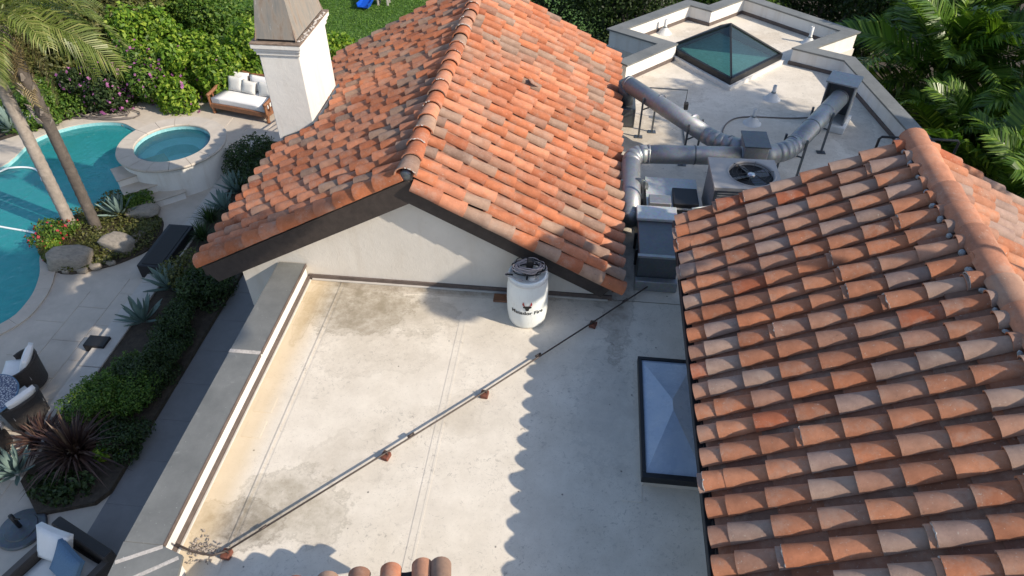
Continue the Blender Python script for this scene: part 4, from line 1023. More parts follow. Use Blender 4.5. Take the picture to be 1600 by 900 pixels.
def bush(name, label, cat, c, r, n, size, mat, group=None, k=9, stems=True, flowers=None, base=G):
    t = thing(name, label, cat, group, (0, 0, 0))
    bl = blobify(c, r, k); foliage('foliage', bl, n, size, M[mat], t, zmin=base)
    if stems:
        mb = MB()
        for b in bl[:6]: mb.tube([(c[0]+random.uniform(-.1, .1), c[1]+random.uniform(-.1, .1), base-.02), ((c[0]+b[0][0])/2, (c[1]+b[0][1])/2, (base+b[0][2])/2+.1), b[0]], [.03, .02, .008], 5)
        mb.build('stem', M['bark_dark'], t)
    if flowers:
        fm, fn, fs_ = flowers; foliage('blossom', [(b[0], tuple(q*1.06 for q in b[1])) for b in bl], fn, fs_, M[fm], t, shell=.05, aspect=.9, zmin=base)
    return t
def tree(name, label, c, r, n, size, mat, trunk, group=None, k=14, tr=.14):
    t = thing(name, label, 'tree', group)
    bl = blobify(c, r, k, .8); foliage('crown', bl, n, size, M[mat], t, shell=.55)
    mb = MB(); mb.tube([(trunk[0], trunk[1], G-.05), (trunk[0]*.7+c[0]*.3, trunk[1]*.7+c[1]*.3, G+(c[2]-G)*.5), (c[0], c[1], c[2])], [tr, tr*.75, tr*.4], 8)
    for b in bl[:9]: mb.tube([(c[0], c[1], c[2]-r[2]*.6), ((c[0]+b[0][0])/2, (c[1]+b[0][1])/2, (c[2]-r[2]*.3+b[0][2])/2), b[0]], [tr*.4, tr*.25, tr*.08], 5)
    mb.build('trunk', M['bark_dark'], t, True); return t
def frond_mesh(name, L, droop, nl, leaf, wid, mat, lift=.5, vee=.35):
    V = []; Fc = []
    def add(vs, fs):
        b = len(V); V.extend([tuple(v) for v in vs]); Fc.extend([tuple(b+i for i in f) for f in fs])
    def rach(t): return Vector((L*t*(1-.12*t*t), 0, L*(lift*t-droop*t*t)))
    for i in range(14):
        a, b = rach(i/14), rach((i+1)/14); w0 = .035*(1-i/15); w1 = .035*(1-(i+1)/15)
        add([a+Vector((0, w0, 0)), a+Vector((0, 0, w0*.8)), a+Vector((0, -w0, 0)), b+Vector((0, w1, 0)), b+Vector((0, 0, w1*.8)), b+Vector((0, -w1, 0))], [(0, 3, 4, 1), (1, 4, 5, 2), (2, 5, 3, 0)])
    for i in range(nl):
        t = .12+.88*(i+.5)/nl; p = rach(t); tg = (rach(min(1, t+.02))-rach(t-.02)).normalized()
        l = leaf*(math.sin(math.pi*(.15+.8*t))**.6)*random.uniform(.85, 1.1)
        for sg in (-1, 1):
            side = Vector((0, sg, 0)); up = tg.cross(Vector((0, 1, 0))); up = -up if up.z < 0 else up
            d = (side*1.0+tg*(.55+.5*t)+up*(vee+random.uniform(-.22, .22))).normalized()
            q = p+Vector((0, 0, .01)); mid = q+d*l*.55; end = q+d*l+Vector((0, 0, -l*random.uniform(.16, .42)))
            wv = tg.cross(d).cross(d).normalized()*wid*.5
            add([q-wv*.5, q+wv*.5, mid+wv, mid-wv, end], [(0, 1, 2, 3), (3, 2, 4)])
    me = bpy.data.meshes.new(name); me.from_pydata(V, [], Fc); me.update(); me.materials.append(mat); return me
FR = {'g': [frond_mesh('frond', 2.7, .85, 44, .62, .034, M['palm_leaf'], .75) for _ in range(3)],
      'd': [frond_mesh('frond', 2.0, 1.2, 40, .5, .03, M['palm_dry'], .3, -.2) for _ in range(2)],
      'b': [frond_mesh('frond', 3.3, .62, 58, .78, .06, M['palm_green'], .8) for _ in range(4)]}
def crown(t, c, n, kind, el0, el1, scale=1.0, az0=0, span=2*math.pi):
    for i in range(n):
        az = az0+span*(i/n)+random.uniform(-.2, .2); el = el0+(el1-el0)*((i*.618) % 1)
        me = FR[kind][i % len(FR[kind])]; o = link('frond', me, t)
        sc = scale*random.uniform(.85, 1.12)
        o.matrix_local = Matrix.Translation(c)@Euler((0, 0, az)).to_matrix().to_4x4()@Euler((random.uniform(-.5, .5), 0, 0)).to_matrix().to_4x4()@Euler((0, -el, 0)).to_matrix().to_4x4()@Matrix.Scale(sc, 4)
def palm(label, base, top, kind, n, r0, r1, mat, rough_from=.55, group=None, scale=1.0, dry=6, el=(-.7, .9)):
    t = thing('palm_tree', label, 'palm', group, base)
    h = top-base[2]; rings = []; rads = []
    N_ = int(h/.10)
    for i in range(N_+1):
        f = i/N_; z = h*f; rr = r0+(r1-r0)*f
        rr *= 1+.035*(1 if i % 2 else -1)+(.16*random.random() if f > rough_from else 0)
        rings.append((0.05*math.sin(f*2.2), .03*math.sin(f*3), z)); rads.append(rr)
    smooth_by_angle(MB().tube(rings, rads, 14).build('trunk', M[mat], t), 60)
    if rough_from < 1:
        mb = MB()
        for i in range(int(h*(1-rough_from)*16)):
            a = i*2.4; z = h*(rough_from+(1-rough_from)*i/(h*(1-rough_from)*16)); c_, s2 = math.cos(a), math.sin(a); rr = r0*.98
            b = Vector((rr*c_, rr*s2, z)); o_ = Vector((c_, s2, 0)); tn = Vector((-s2, c_, 0))
            e = b+o_*.09+Vector((0, 0, .20))
            mb.add([b-tn*.06, b+tn*.06, e+tn*.022, e-tn*.022, b-o_*.03+Vector((0, 0, .1))], [(0, 1, 2, 3), (1, 4, 2), (0, 3, 4)])
        mb.build('leaf_base', M['bark'], t)
    top_ = Vector((rings[-1][0], rings[-1][1], h)); crown(t, top_, n, kind, el[0], el[1], scale)
    if dry: crown(t, top_-Vector((0, 0, .1)), dry, 'd', -1.1, -.5, scale*.8)
    return t
# poolside palms
P1 = at(113, 356, G+.08); P2 = at(151, 356, G+.08)
palm('pale trunked palm nearest the pool edge, rising out of the left side', (P1.x, P1.y, G), 4.2, 'g', 18, .14, .115, 'bark', .62, 'poolside palms')
palm('dark trunked palm with arching fronds over the pool, right of the pale one', (P2.x, P2.y, G), 1.75, 'g', 24, .13, .115, 'bark_dark', .56, 'poolside palms', .92, 6, (-.6, .6))
# ------------------------------------------------------------------ rock island
isl = tag(MB().prism(island, G-.02, G+.06).build('island_bed', M['soil']), kind='structure')
def rock(label, px, py, s, group, sd, sq=.6):
    p = at(px, py, G+.05); bm = bmesh.new(); bmesh.ops.create_icosphere(bm, subdivisions=3, radius=1); r_ = random.Random(sd); ph = [r_.uniform(0, 6) for _ in range(6)]
    for v in bm.verts:
        d = v.co.normalized(); k = 1+.18*math.sin(3*d.x+ph[0])*math.sin(2.6*d.y+ph[1])+.10*math.sin(6*d.z+ph[2]+2*d.x)+.07*math.sin(9*d.y+ph[3]+3*d.z)
        v.co = Vector((max(-.82, min(.82, d.x*k)), max(-.8, min(.8, d.y*k)), max(-.6, min(.72, d.z*k))))
    me = bpy.data.meshes.new('boulder'); bm.to_mesh(me); bm.free(); me.materials.append(M['rock']); me.polygons.foreach_set('use_smooth', [True]*len(me.polygons))
    o = link('boulder', me); o.location = p+Vector((0, 0, s*.22)); o.scale = (s, s*.62, s*sq); o.rotation_euler = (0, 0, r_.uniform(-.3, .3)); return tag(o, label, 'rock', group)
rock('large pale boulder at the lower left of the rock island', 114, 412, .56, 'boulders on the island', 1)
rock('rounded boulder at the right of the rock island', 186, 388, .50, 'boulders on the island', 5)
rock('mossy boulder behind the island agave', 226, 336, .46, 'boulders on the island', 9, .4)
for k, (x, y) in enumerate([(160, 410), (168, 402), (174, 412), (208, 380), (215, 372), (222, 366), (150, 418), (104, 425), (130, 424), (232, 360)]):
    rock(['small stone just right of the large boulder','small stone above the boulders gap','small stone below the rounded boulder','small stone right of the rounded boulder','second small stone right of the rounded boulder','third small stone up the island right edge','small stone at the island front edge','tiny stone under the large boulder left end','tiny stone under the large boulder right end','small stone nearest the mossy boulder'][k], x, y, random.uniform(.10, .17), 'small edging stones of the island', 20+k)
tag(link('ground_cover', leaves_mesh('ground_cover', *(lambda p: (p, np.tile([0, 0, 1.], (len(p), 1))))(np.array([(x, y, G+.07+.16*rng.random()+.1*math.sin(x*4)*math.sin(y*5)) for x, y in [(rng.uniform(-13.6, -10.2), rng.uniform(11, 14.6)) for _ in range(16000)] if inside((x, y), island)])), .075, M['leaf_olive'])), 'low olive ground cover filling the rock island', 'ground cover', kind='stuff')
p = at(92, 372, G)
bush('flowering_shrub', 'low shrub with red flowers at the pool side of the island', 'shrub', (p.x, p.y, G+.22), (.75, .5, .3), 2600, .075, 'leaf_mid', None, 7, True, ('red_flower', 120, .07))
p = at(80, 395, G); bush('flowering_shrub', 'small yellow green flowering shrub at the island tip', 'shrub', (p.x, p.y, G+.16), (.38, .4, .2), 1300, .06, 'leaf_bright', None, 5, True, ('red_flower', 40, .06))
p = at(215, 325, G); bush('shrub', 'low green shrub below the spa steps on the island', 'shrub', (p.x, p.y, G+.2), (.55, .45, .28), 2200, .07, 'leaf_mid', None, 6)
def agave(label, px, py, s, n=22, zb=G+.08, grp='agaves in the planting'):
    p = at(px, py, zb); t = thing('agave', label, 'agave', grp, (p.x, p.y, zb), random.uniform(0, 6))
    vs = []; fs = []
    prof_ = [(0, .07), (.25, .085), (.5, .10), (.75, .075), (.92, .03), (1, .002)]
    for x, w_ in prof_: vs += [(x, -w_, .05*(w_/.1)+.18*x*x), (x, 0, -.0+.18*x*x-.02), (x, w_, .05*(w_/.1)+.18*x*x)]
    for i in range(5):
        for q in range(2): a = i*3+q; fs.append((a, a+3, a+4, a+1))
    me = bpy.data.meshes.new('leaf'); me.from_pydata(vs, [], fs); me.materials.append(M['agave']); me.polygons.foreach_set('use_smooth', [True]*len(me.polygons))
    for i in range(n):
        o = link('leaf', me, t); el = R(12+66*(i/n)); o.rotation_euler = (0, -el, i*2.4); o.location = (.05*math.cos(i*2.4), .05*math.sin(i*2.4), .05+.1*i/n); o.scale = (s*.84*random.uniform(.85, 1.1),)*3
    return t
agave('blue agave on the rock island behind the palms', 190, 338, .62)
agave('blue agave beside the black trough', 268, 452, .68)
agave('blue agave lower down the strip above the big green shrub', 226, 505, .62)
agave('blue agave half hidden by the gable eave', 372, 302, .6)
agave('blue agave in the strip under the eave tip', 352, 330, .55)
for k, (x, y, lb) in enumerate([(18, 205, 'broad leaved blue agave at the far left pool edge'), (2, 190, 'grey blue agave at the photo left margin above the pool')]): agave(lb, x, y, .85, 18, G+.05)
# ------------------------------------------------------------------ planting strip shrubs
def blades(name, label, px, py, n, L, mat, cat, spread=.9, wd=.04, grp=None, up=.75):
    p = at(px, py, G+.1); t = thing(name, label, cat, grp, (p.x, p.y, G+.08)); V = []; Fc = []
    for i in range(n):
        az = random.uniform(0, 6.28); l = L*random.uniform(.6, 1.1); d = Vector((math.cos(az), math.sin(az), 0)); sp_ = random.random()**.8*spread; s_ = Vector((-d.y, d.x, 0))*wd*.5; b0_ = d*.12*random.random()+s_*0
        pts = [b0_+d*l*sp_*q*(.55+.45*q)+Vector((0, 0, l*(up*q-(.35+.5*sp_)*q*q*sp_))) for q in (0, .35, .7, 1)]
        b = len(V)
        for q, pp in enumerate(pts):
            ww = (1, 1, .7, .05)[q]; V += [tuple(pp-s_*ww), tuple(pp+s_*ww)]
        Fc += [(b, b+1, b+3, b+2), (b+2, b+3, b+5, b+4), (b+4, b+5, b+7, b+6)]
    me = bpy.data.meshes.new('foliage'); me.from_pydata(V, [], Fc); me.update(); me.materials.append(M[mat]); link('foliage', me, t); return t
for k, (x, y, rx, ry, rz, nn2, sz, mt, lb) in enumerate([
    (185, 622, .8, 1.0, .5, 20000, .05, 'leaf_mid', 'large feathery green shrub in the middle of the planting strip'),
    (238, 585, .6, .9, .45, 14000, .05, 'leaf_dark', 'dark green shrub on the path side of the large feathery one'),
    (200, 690, .5, .5, .3, 4500, .06, 'leaf_dark', 'low green shrub below the large feathery one'),
    (292, 515, .6, .9, .38, 9000, .055, 'leaf_dark', 'dark low shrub between the agaves and the path'),
    (335, 455, .6, .9, .45, 4500, .075, 'leaf_dark', 'dark shrub below the eave tip in the planting strip'),
    (300, 435, .5, .7, .45, 3000, .07, 'leaf_olive', 'olive shrub between the trough and the eave'),
    (395, 262, .6, 1.3, .5, 5000, .075, 'leaf_dark', 'dark green shrub at the foot of the chimney'),
    (178, 712, .28, .28, .22, 500, .12, 'leaf_bright', 'yellow green broad leaved plant beside the bronze flax'),
    (95, 765, .75, .35, .2, 1500, .09, 'leaf_dark', 'dark ground hugging plant at the front of the strip')]):
    p = at(x, y, G+.1); bush('shrub', lb, 'shrub', (p.x, p.y, G+.1+rz*.55), (rx, ry, rz), nn2, sz, mt, 'shrubs in the planting strip', 9)
blades('bronze_flax', 'bronze red flax with strappy leaves near the sofa', 120, 712, 260, 1.25, 'flax', 'flax')
blades('bronze_flax', 'smaller bronze flax behind the dining chair', 70, 690, 110, .9, 'flax', 'flax')
for k, (x, y, lb) in enumerate([(318, 372, 'tuft of spiky grass left of the eave tip'), (330, 345, 'tuft of spiky grass behind the eave tiles'), (385, 285, 'tuft of grass by the spa path'), (300, 470, 'dark grass tuft beside the agave')]):
    blades('grass_tuft', lb, x, y, 150, .7, 'leaf_dark', 'grass', .8, .018, 'grass tufts in the planting strip')
agave('grey green agave at the left end of the strip', 30, 742, .55)
tr_ = thing('black_trough', 'long black metal trough on the kerb of the planting strip', 'trough')
MB().box((-9.90, 11.35, G+.0), (-9.28, 12.95, G+.38), None, .015).build('body', M['black_metal'], tr_); MB().box((-9.80, 11.42, G+.381), (-9.34, 12.88, G+.392)).build('fill', M['black'], tr_)
tag(MB().box((-9.9, 9.0, G+.005), (-9.45, 9.3, G+.2), None, .01).build('ground_box', M['black_metal']), 'low black box at the kerb above the feathery shrub', 'box')
p = at(231, 745, G); tag(MB().box((-4.64, 4.4, G+.4), (-4.462, 5.6, G+2.4), None, .01).build('wall_vent', M['black_metal']), 'dark louvred panel on the house wall below the coping', 'wall panel')
# ------------------------------------------------------------------ furniture
def cushion(name, size, M4, mat, parent, puff=.5):
    bm = bmesh.new(); bmesh.ops.create_cube(bm, size=2); bmesh.ops.subdivide_edges(bm, edges=bm.edges[:], cuts=5, use_grid_fill=True)
    for v in bm.verts:
        x, y, z = v.co; e = max(0, 1-abs(x)**3)*max(0, 1-abs(y)**3); pinch = 1-.07*(abs(x)*abs(y))**0*(1-(abs(x) if abs(x) > abs(y) else abs(y)))*0
        v.co = Vector((x*size[0]/2*(1-.05*(1-y*y)*abs(x)**4), y*size[1]/2*(1-.05*(1-x*x)*abs(y)**4), z*size[2]/2*((1-puff)+puff*e**.5)))
    me = bpy.data.meshes.new(name); bm.to_mesh(me); bm.free(); me.materials.append(M[mat]); me.polygons.foreach_set('use_smooth', [True]*len(me.polygons))
    o = link(name, me, parent); o.matrix_local = M4; return o
def E4(x, y, z, rx=0, ry=0, rz=0): return Matrix.Translation((x, y, z))@Euler((rx, ry, rz)).to_matrix().to_4x4()
db0 = at(331, 177, G); db1 = at(424, 195, G)
ang = math.atan2(db1.y-db0.y, db1.x-db0.x)
db = thing('daybed', 'carved teak daybed with white mattress and pillows against the hedge', 'daybed', loc=(db0.x, db0.y, G), rz=ang)
W_, D_ = 2.15, 1.15
for x in (.08, W_-.08):
    for y_ in (.06, D_-.06): MB().lathe([(.05, 0), (.065, .05), (.045, .1), (.07, .2), (.06, .26)], 10, Matrix.Translation((x, y_, 0))).build('leg', M['wood'], db, True)
MB().box((0, 0, .2), (W_, .07, .36), None, .012).build('front_rail', M['wood'], db); MB().box((0, D_-.07, .2), (W_, D_, .36), None, .01).build('back_rail', M['wood'], db)
MB().box((0, .071, .24), (W_, D_-.071, .34)).build('slat_base', M['wood'], db)
for x in (0, W_-.09):
    MB().tube(catmull([(x+.045, -.02, .62), (x+.045, .3, .66), (x+.045, .75, .76), (x+.045, D_, .95)], 5, False), .055, 8).build('arm_rail', M['wood'], db, True)
    MB().box((x+.02, -.02, .3), (x+.07, .08, .62), None, .01).build('arm_post', M['wood'], db)
    for q in range(4): MB().box((x+.03, .2+q*.24, .34), (x+.06, .25+q*.24, .68)).build('arm_slat', M['wood'], db)
MB().box((0, D_-.06, .36), (W_, D_-.01, .92), None, .01).build('back_panel', M['wood'], db)
MB().tube(catmull([(0, D_-.03, .95), (W_*.25, D_-.03, 1.0), (W_*.5, D_-.03, .97), (W_*.75, D_-.03, 1.0), (W_, D_-.03, .95)], 6, False), .045, 8).build('back_rail', M['wood'], db, True)
mt_ = cushion('mattress', (W_-.22, D_-.1, .2), E4(W_/2, D_/2-.02, .45), 'cushion', db, .15)
for k, (x, y_, sx_, sz_, ry, mt) in enumerate(((.55, .93, .78, .5, 0, 'cushion'), (1.42, .93, .78, .48, 0, 'cushion'), (.62, .72, .52, .44, 0, 'cushion_oatmeal'), (1.12, .70, .46, .38, .1, 'cushion_oatmeal'), (1.72, .72, .5, .42, -.1, 'cushion_oatmeal'))):
    o = cushion('pillow', (sx_, sz_, .2), E4(x, y_, .55+sz_/2, R(72), ry, 0), mt, None); o.matrix_world = db.matrix_basis@E4(x, y_, .55+sz_/2, R(72), ry, 0)
    tag(o, ['large white back pillow at the left of the daybed', 'large white back pillow at the right of the daybed', 'striped oatmeal pillow at the left of the daybed', 'small oatmeal pillow in the middle of the daybed', 'oatmeal pillow at the right end of the daybed beside the chimney'][k], 'pillow', 'daybed pillows')
# iron screen by the daybed
scn = thing('iron_screen', 'black wrought iron screen beside the chimney casting a barred shadow', 'screen', loc=(-8.3, 17.55, G), rz=R(70))
MB().tube([(0, 0, 0), (0, 0, 1.05), (1.5, 0, 1.05), (1.5, 0, 0)], .028, 6).build('frame', M['black_metal'], scn); MB().tube([(0, 0, .3), (1.5, 0, .3)], .025, 6).build('lower_rail', M['black_metal'], scn)
for q in range(5): MB().tube([(.02, 0, .42+q*.125), (1.48, 0, .42+q*.125)], .014, 5).build('bar', M['black_metal'], scn)
for x in (0, 1.5): MB().box((x-.05, -.25, 0), (x+.05, .25, .03)).build('foot', M['black_metal'], scn)
def wicker_chair(label, px, py, rz):
    p = at(px, py, G); t = thing('dining_chair', label, 'chair', 'wicker dining chairs', (p.x, p.y, G), rz)   # faces local -y
    pts = [(.33*math.cos(a), .30*math.sin(a)) for a in [R(-35)+R(250)*i/18 for i in range(19)]]
    mb = MB(); vs = []; fs = []
    for i, (x, y_) in enumerate(pts):
        hgt = .54+.16*math.sin(math.pi*i/18); k = 1.12
        vs += [(x*1.0, y_*1.0, .08), (x*k, y_*k, hgt), (x*k*.88, y_*k*.88, hgt), (x*.86, y_*.86, .08)]
    for i in range(18):
        a = i*4
        for q in range(4): fs.append((a+q, a+4+q, a+4+(q+1) % 4, a+(q+1) % 4))
    fs += [(3, 2, 1, 0), (72, 73, 74, 75)]
    mb.add(vs, fs).build('shell', M['wicker'], t)
    MB().tube([(x*1.06, y_*1.06, .545+.16*math.sin(math.pi*i/18)) for i, (x, y_) in enumerate(pts)], .03, 7).build('rim', M['wicker'], t, True)
    MB().box((-.3, -.3, .10), (.3, .2, .36), None, .03).build('seat_base', M['wicker'], t)
    for sx_ in (-1, 1):
        for sy in (-1, 1): MB().box((sx_*.25-.025, sy*.2-.07-.025, 0), (sx_*.25+.025, sy*.2-.07+.025, .1)).build('leg', M['wicker'], t)
    cushion('seat_cushion', (.56, .56, .14), E4(0, -.08, .43), 'cushion', t, .3)
    cushion('back_cushion', (.52, .46, .16), E4(0, .15, .66, R(62)), 'cushion', t, .5)
    return t
wicker_chair('dark wicker dining chair with white cushions nearest the pool', 52, 600, R(-70))
wicker_chair('dark wicker dining chair with white cushions beside the shrub', 52, 655, R(-115))
wicker_chair('dark wicker dining chair at the photo left margin below the mosaic table', -12, 712, R(-160))
tp = at(-24, 622, G+.74)
tb_ = thing('mosaic_table', 'round table with blue and white mosaic top at the left margin', 'table', loc=(tp.x, tp.y, G))
MB().lathe([(0, .72), (.55, .72), (.56, .74), (.54, .76), (0, .76)], 40, cap=False).build('table_top', M['mosaic'], tb_)
MB().lathe([(.54, .7615), (.56, .7615), (.562, .735)], 40, cap=False).build('edge_band', M['blue'], tb_, True)
for q in range(3): a = q*2.1; MB().tube([(0.45*math.cos(a), .45*math.sin(a), .0), (.12*math.cos(a), .12*math.sin(a), .4), (.4*math.cos(a), .4*math.sin(a), .72)], .02, 6).build('leg', M['black_metal'], tb_, True)
up_ = at(36, 828, G)
um = thing('umbrella_base', 'round dark umbrella base with a short tilted pole', 'umbrella base', loc=(up_.x, up_.y, G))
MB().lathe([(.37, 0), (.38, .03), (.36, .06), (.26, .075), (.25, .095), (.14, .11), (0, .112)], 40, cap=False).build('base_plate', M['galv_dark'], um)
MB().tube([(0, 0, .1), (0, 0, .45)], .035, 12).build('sleeve', M['black_metal'], um, True); MB().tube([(0, 0, .4), (0, 0, 2.1)], .022, 10).build('pole', M['wood'], um, True)
MB().tube([(.03, 0, .36), (.12, 0, .36)], .014, 6).build('knob', M['black_metal'], um)
for o in list(um.children):
    if o.name.startswith('pole'): bpy.data.objects.remove(o)
sofa_p = at(100, 905, G+.35)
sf = thing('outdoor_sofa', 'black framed outdoor armchair with pale cushion at the bottom left', 'sofa', loc=(sofa_p.x-.05, sofa_p.y+.02, G), rz=R(-22))
MB().box((-.62, -.55, .06), (.62, .5, .30), None, .02).build('base', M['wicker'], sf)
for sx_ in (-1, 1): MB().box((sx_*.56-.07, -.55, .06), (sx_*.56+.07, .5, .60), None, .02).build('arm', M['wicker'], sf)
MB().box((-.62, .44, .06), (.62, .60, .74), None, .02).build('back', M['wicker'], sf)
for sx_ in (-1, 1):
    for y_ in (-.48, .5): MB().box((sx_*.55-.03, y_-.03, 0), (sx_*.55+.03, y_+.03, .061)).build('leg', M['black_metal'], sf)
cushion('seat_cushion', (.96, .9, .17), E4(0, -.05, .39), 'cushion_oatmeal', sf, .3)
cushion('back_cushion', (.62, .56, .2), E4(-.24, .24, .72, R(62), 0, .15), 'cushion', sf, .5)
mwp = Matrix.Translation(sf.location)@Euler((0, 0, R(-22))).to_matrix().to_4x4()
o = cushion('blue_pillow', (.58, .56, .2), Matrix(), 'blue', None, .6); o.matrix_world = mwp@E4(.2, .12, .72, R(56), .1, -.15)
tag(o, 'slate blue pillow leaning on the pale cushion of the black armchair', 'pillow')
p = at(-8, 755, G); bush('white_hydrangea', 'white flower heads at the left photo margin above the umbrella base', 'flowers', (p.x, p.y, G+.55), (.3, .3, .35), 700, .08, 'leaf_mid', None, 5, True, ('white_flower', 700, .05))
# hose and pool cleaner line
hc = at(150, 186, G)
hs = thing('garden_hose', 'loose coils of grey hose on the paving behind the pool', 'hose')
pts = []
for i in range(90):
    a = i*.42; rr = .45+.25*math.sin(i*.31); pts.append((hc.x+rr*1.6*math.cos(a)+.004*i, hc.y+rr*.6*math.sin(a)+.3, G+.025+.0006*i))
MB().tube(pts, .02, 6).build('coil', M['hose'], hs, True)
q = [at(x, y, G+.03) for x, y in [(100, 168), (105, 180), (125, 185), (150, 182), (175, 185), (190, 192)]]; q[-1].z = G-.08
MB().tube(catmull([tuple(v) for v in q], 6, False), .02, 6).build('tail', M['hose'], hs, True)
q = [at(x, y, G-.07) for x, y in [(-60, 300), (0, 268), (20, 262), (45, 262), (60, 268), (66, 282)]]
tag(MB().tube(catmull([tuple(v) for v in q], 6, False), .028, 8).build('pool_hose', M['white_hose'], None, True), 'curving white pool cleaner hose floating on the water', 'hose')
q = [at(x, y, G-.08) for x, y in [(-40, 345), (0, 354), (40, 361), (70, 367)]]
tag(MB().tube(catmull([tuple(v) for v in q], 4, False), .025, 8).build('pool_hose', M['white_hose'], None, True), 'straight white hose reaching the island tip', 'hose')
p = at(50, 187, G+.15); tag(MB().lathe([(0, -.2), (.12, -.17), (.2, -.05), (.2, .05), (.12, .17), (0, .2)], 20, Matrix.Translation(p), False).build('globe_light', M['cushion'], None, True), 'white globe light by the agaves at the pool edge', 'lamp')
# ------------------------------------------------------------------ hedges, lawn, far garden
def hpt(x, y, z=G): return at(x, y, z)
for k, (x, y, rx, ry, rz, n_l, sz, mt, fl_, lb) in enumerate([
    (215, 130, 1.3, .8, 1.3, 12000, .13, 'leaf_mid', ('flower', 420, .10), 'hedge section with mauve flowers left of the daybed'),
    (160, 138, 1.2, .8, 1.1, 9000, .12, 'leaf_dark', ('flower', 520, .10), 'darker hedge section thick with mauve flowers'),
    (275, 132, 1.3, .8, 1.35, 13000, .15, 'leaf_bright', ('flower', 90, .11), 'bright green hedge section with a few pink blooms'),
    (335, 118, 1.2, .8, 1.4, 12000, .15, 'leaf_bright', ('flower', 60, .11), 'bright green hedge section left behind the daybed'),
    (405, 118, 1.3, .8, 1.4, 12000, .15, 'leaf_bright', None, 'bright green hedge section right behind the daybed'),
    (95, 148, 1.2, 1.0, .9, 8000, .10, 'leaf_mid', None, 'feathery low hedge section at the pool end'),
    (40, 172, 1.2, 1.0, .8, 7000, .10, 'leaf_mid', None, 'feathery low shrub behind the palm trunks'),
    (250, 100, 1.5, 1.1, 1.9, 14000, .17, 'leaf_bright', None, 'tall bright shrub behind the flowering hedge'),
    (150, 105, 1.6, 1.1, 1.9, 12000, .15, 'leaf_olive', None, 'olive shrub behind the palm crown'),
    (60, 105, 1.8, 1.2, 1.6, 11000, .15, 'leaf_olive', None, 'olive shrub at the upper left behind the palm'),
    (525, 105, 1.1, .8, 1.0, 7000, .15, 'leaf_bright', None, 'bright shrub showing right of the chimney'),
    (330, 35, 1.8, .9, 1.1, 10000, .14, 'leaf_mid', None, 'loose green shrub at the lawn edge'),
    (390, 20, 1.5, .9, .9, 7000, .14, 'leaf_mid', None, 'shrub left of the chimney hood'),
    (170, 45, 2.6, 1.4, 2.0, 14000, .16, 'leaf_olive', None, 'broad olive shrub at the top left'),
    (20, 55, 2.6, 1.5, 2.2, 12000, .16, 'leaf_olive', None, 'broad olive shrub in the top left corner'),
    (270, 15, 2.4, 1.4, 1.5, 12000, .15, 'leaf_mid', None, 'mounded green shrub at the top of the photo')]):
    p = at(x, y, G+rz*.45); bush('hedge_shrub', lb, 'hedge', (p.x, p.y, G+rz*.55), (rx, ry, rz), n_l, sz, mt, 'garden hedge behind the pool', 10, True, fl_)
# lawn blades
n_ = 90000; xs_ = rng.uniform(-16, -3, n_); ys_ = rng.uniform(21.5, 31, n_)
pts_ = np.stack([xs_, ys_, np.full(n_, G+.02)], 1)
lg = link('lawn_grass', leaves_mesh('lawn_grass', pts_, np.tile([0, 0, .6], (n_, 1)), .085, M['grass'], .25, .9)); tag(lg, 'mown green lawn behind the chimney', 'grass', kind='stuff')
sld = thing('play_slide', 'blue plastic slide standing on the lawn', 'slide', loc=(*at(567, 17, G).xy, G), rz=R(-12))
vs = []; fs = []
for i in range(9):
    f = i/8; y_ = f*2.2; z_ = .12+1.3*max(0, f-.12)**1.15
    vs += [(-.27, y_, z_+.16), (-.23, y_, z_), (.23, y_, z_), (.27, y_, z_+.16), (.24, y_, z_+.16), (.2, y_, z_+.03), (-.2, y_, z_+.03), (-.24, y_, z_+.16)]
for i in range(8):
    for q in range(8): fs.append((i*8+q, i*8+(q+1) % 8, i*8+8+(q+1) % 8, i*8+8+q))
fs += [tuple(range(7, -1, -1)), tuple(64+q for q in range(8))]
MB().add(vs, fs).build('chute', M['slide'], sld)
for x in (-.25, .25): MB().tube([(x, 2.1, 0), (x, 2.1, 1.9)], .03, 6).build('post', M['wood'], sld)
for q in range(4): MB().tube([(-.25, 2.1, .3+q*.3), (.25, 2.1, .3+q*.3)], .02, 6).build('rung', M['wood'], sld)
ck = thing('garden_stool', 'small pale stool on the lawn beside the slide', 'stool', loc=(*at(600, 7, G).xy, G))
MB().box((-.25, -.2, .3), (.25, .2, .36), None, .02).build('seat', M['kerb'], ck)
for x in (-.2, .2):
    for y_ in (-.15, .15): MB().box((x-.03, y_-.03, 0), (x+.03, y_+.03, .3)).build('leg', M['kerb'], ck)
rock('pale rock at the edge of the lawn', 345, 46, .35, 'garden rocks', 31); rock('tan rock half buried in the top left shrubs', 85, 45, .5, 'garden rocks', 32)
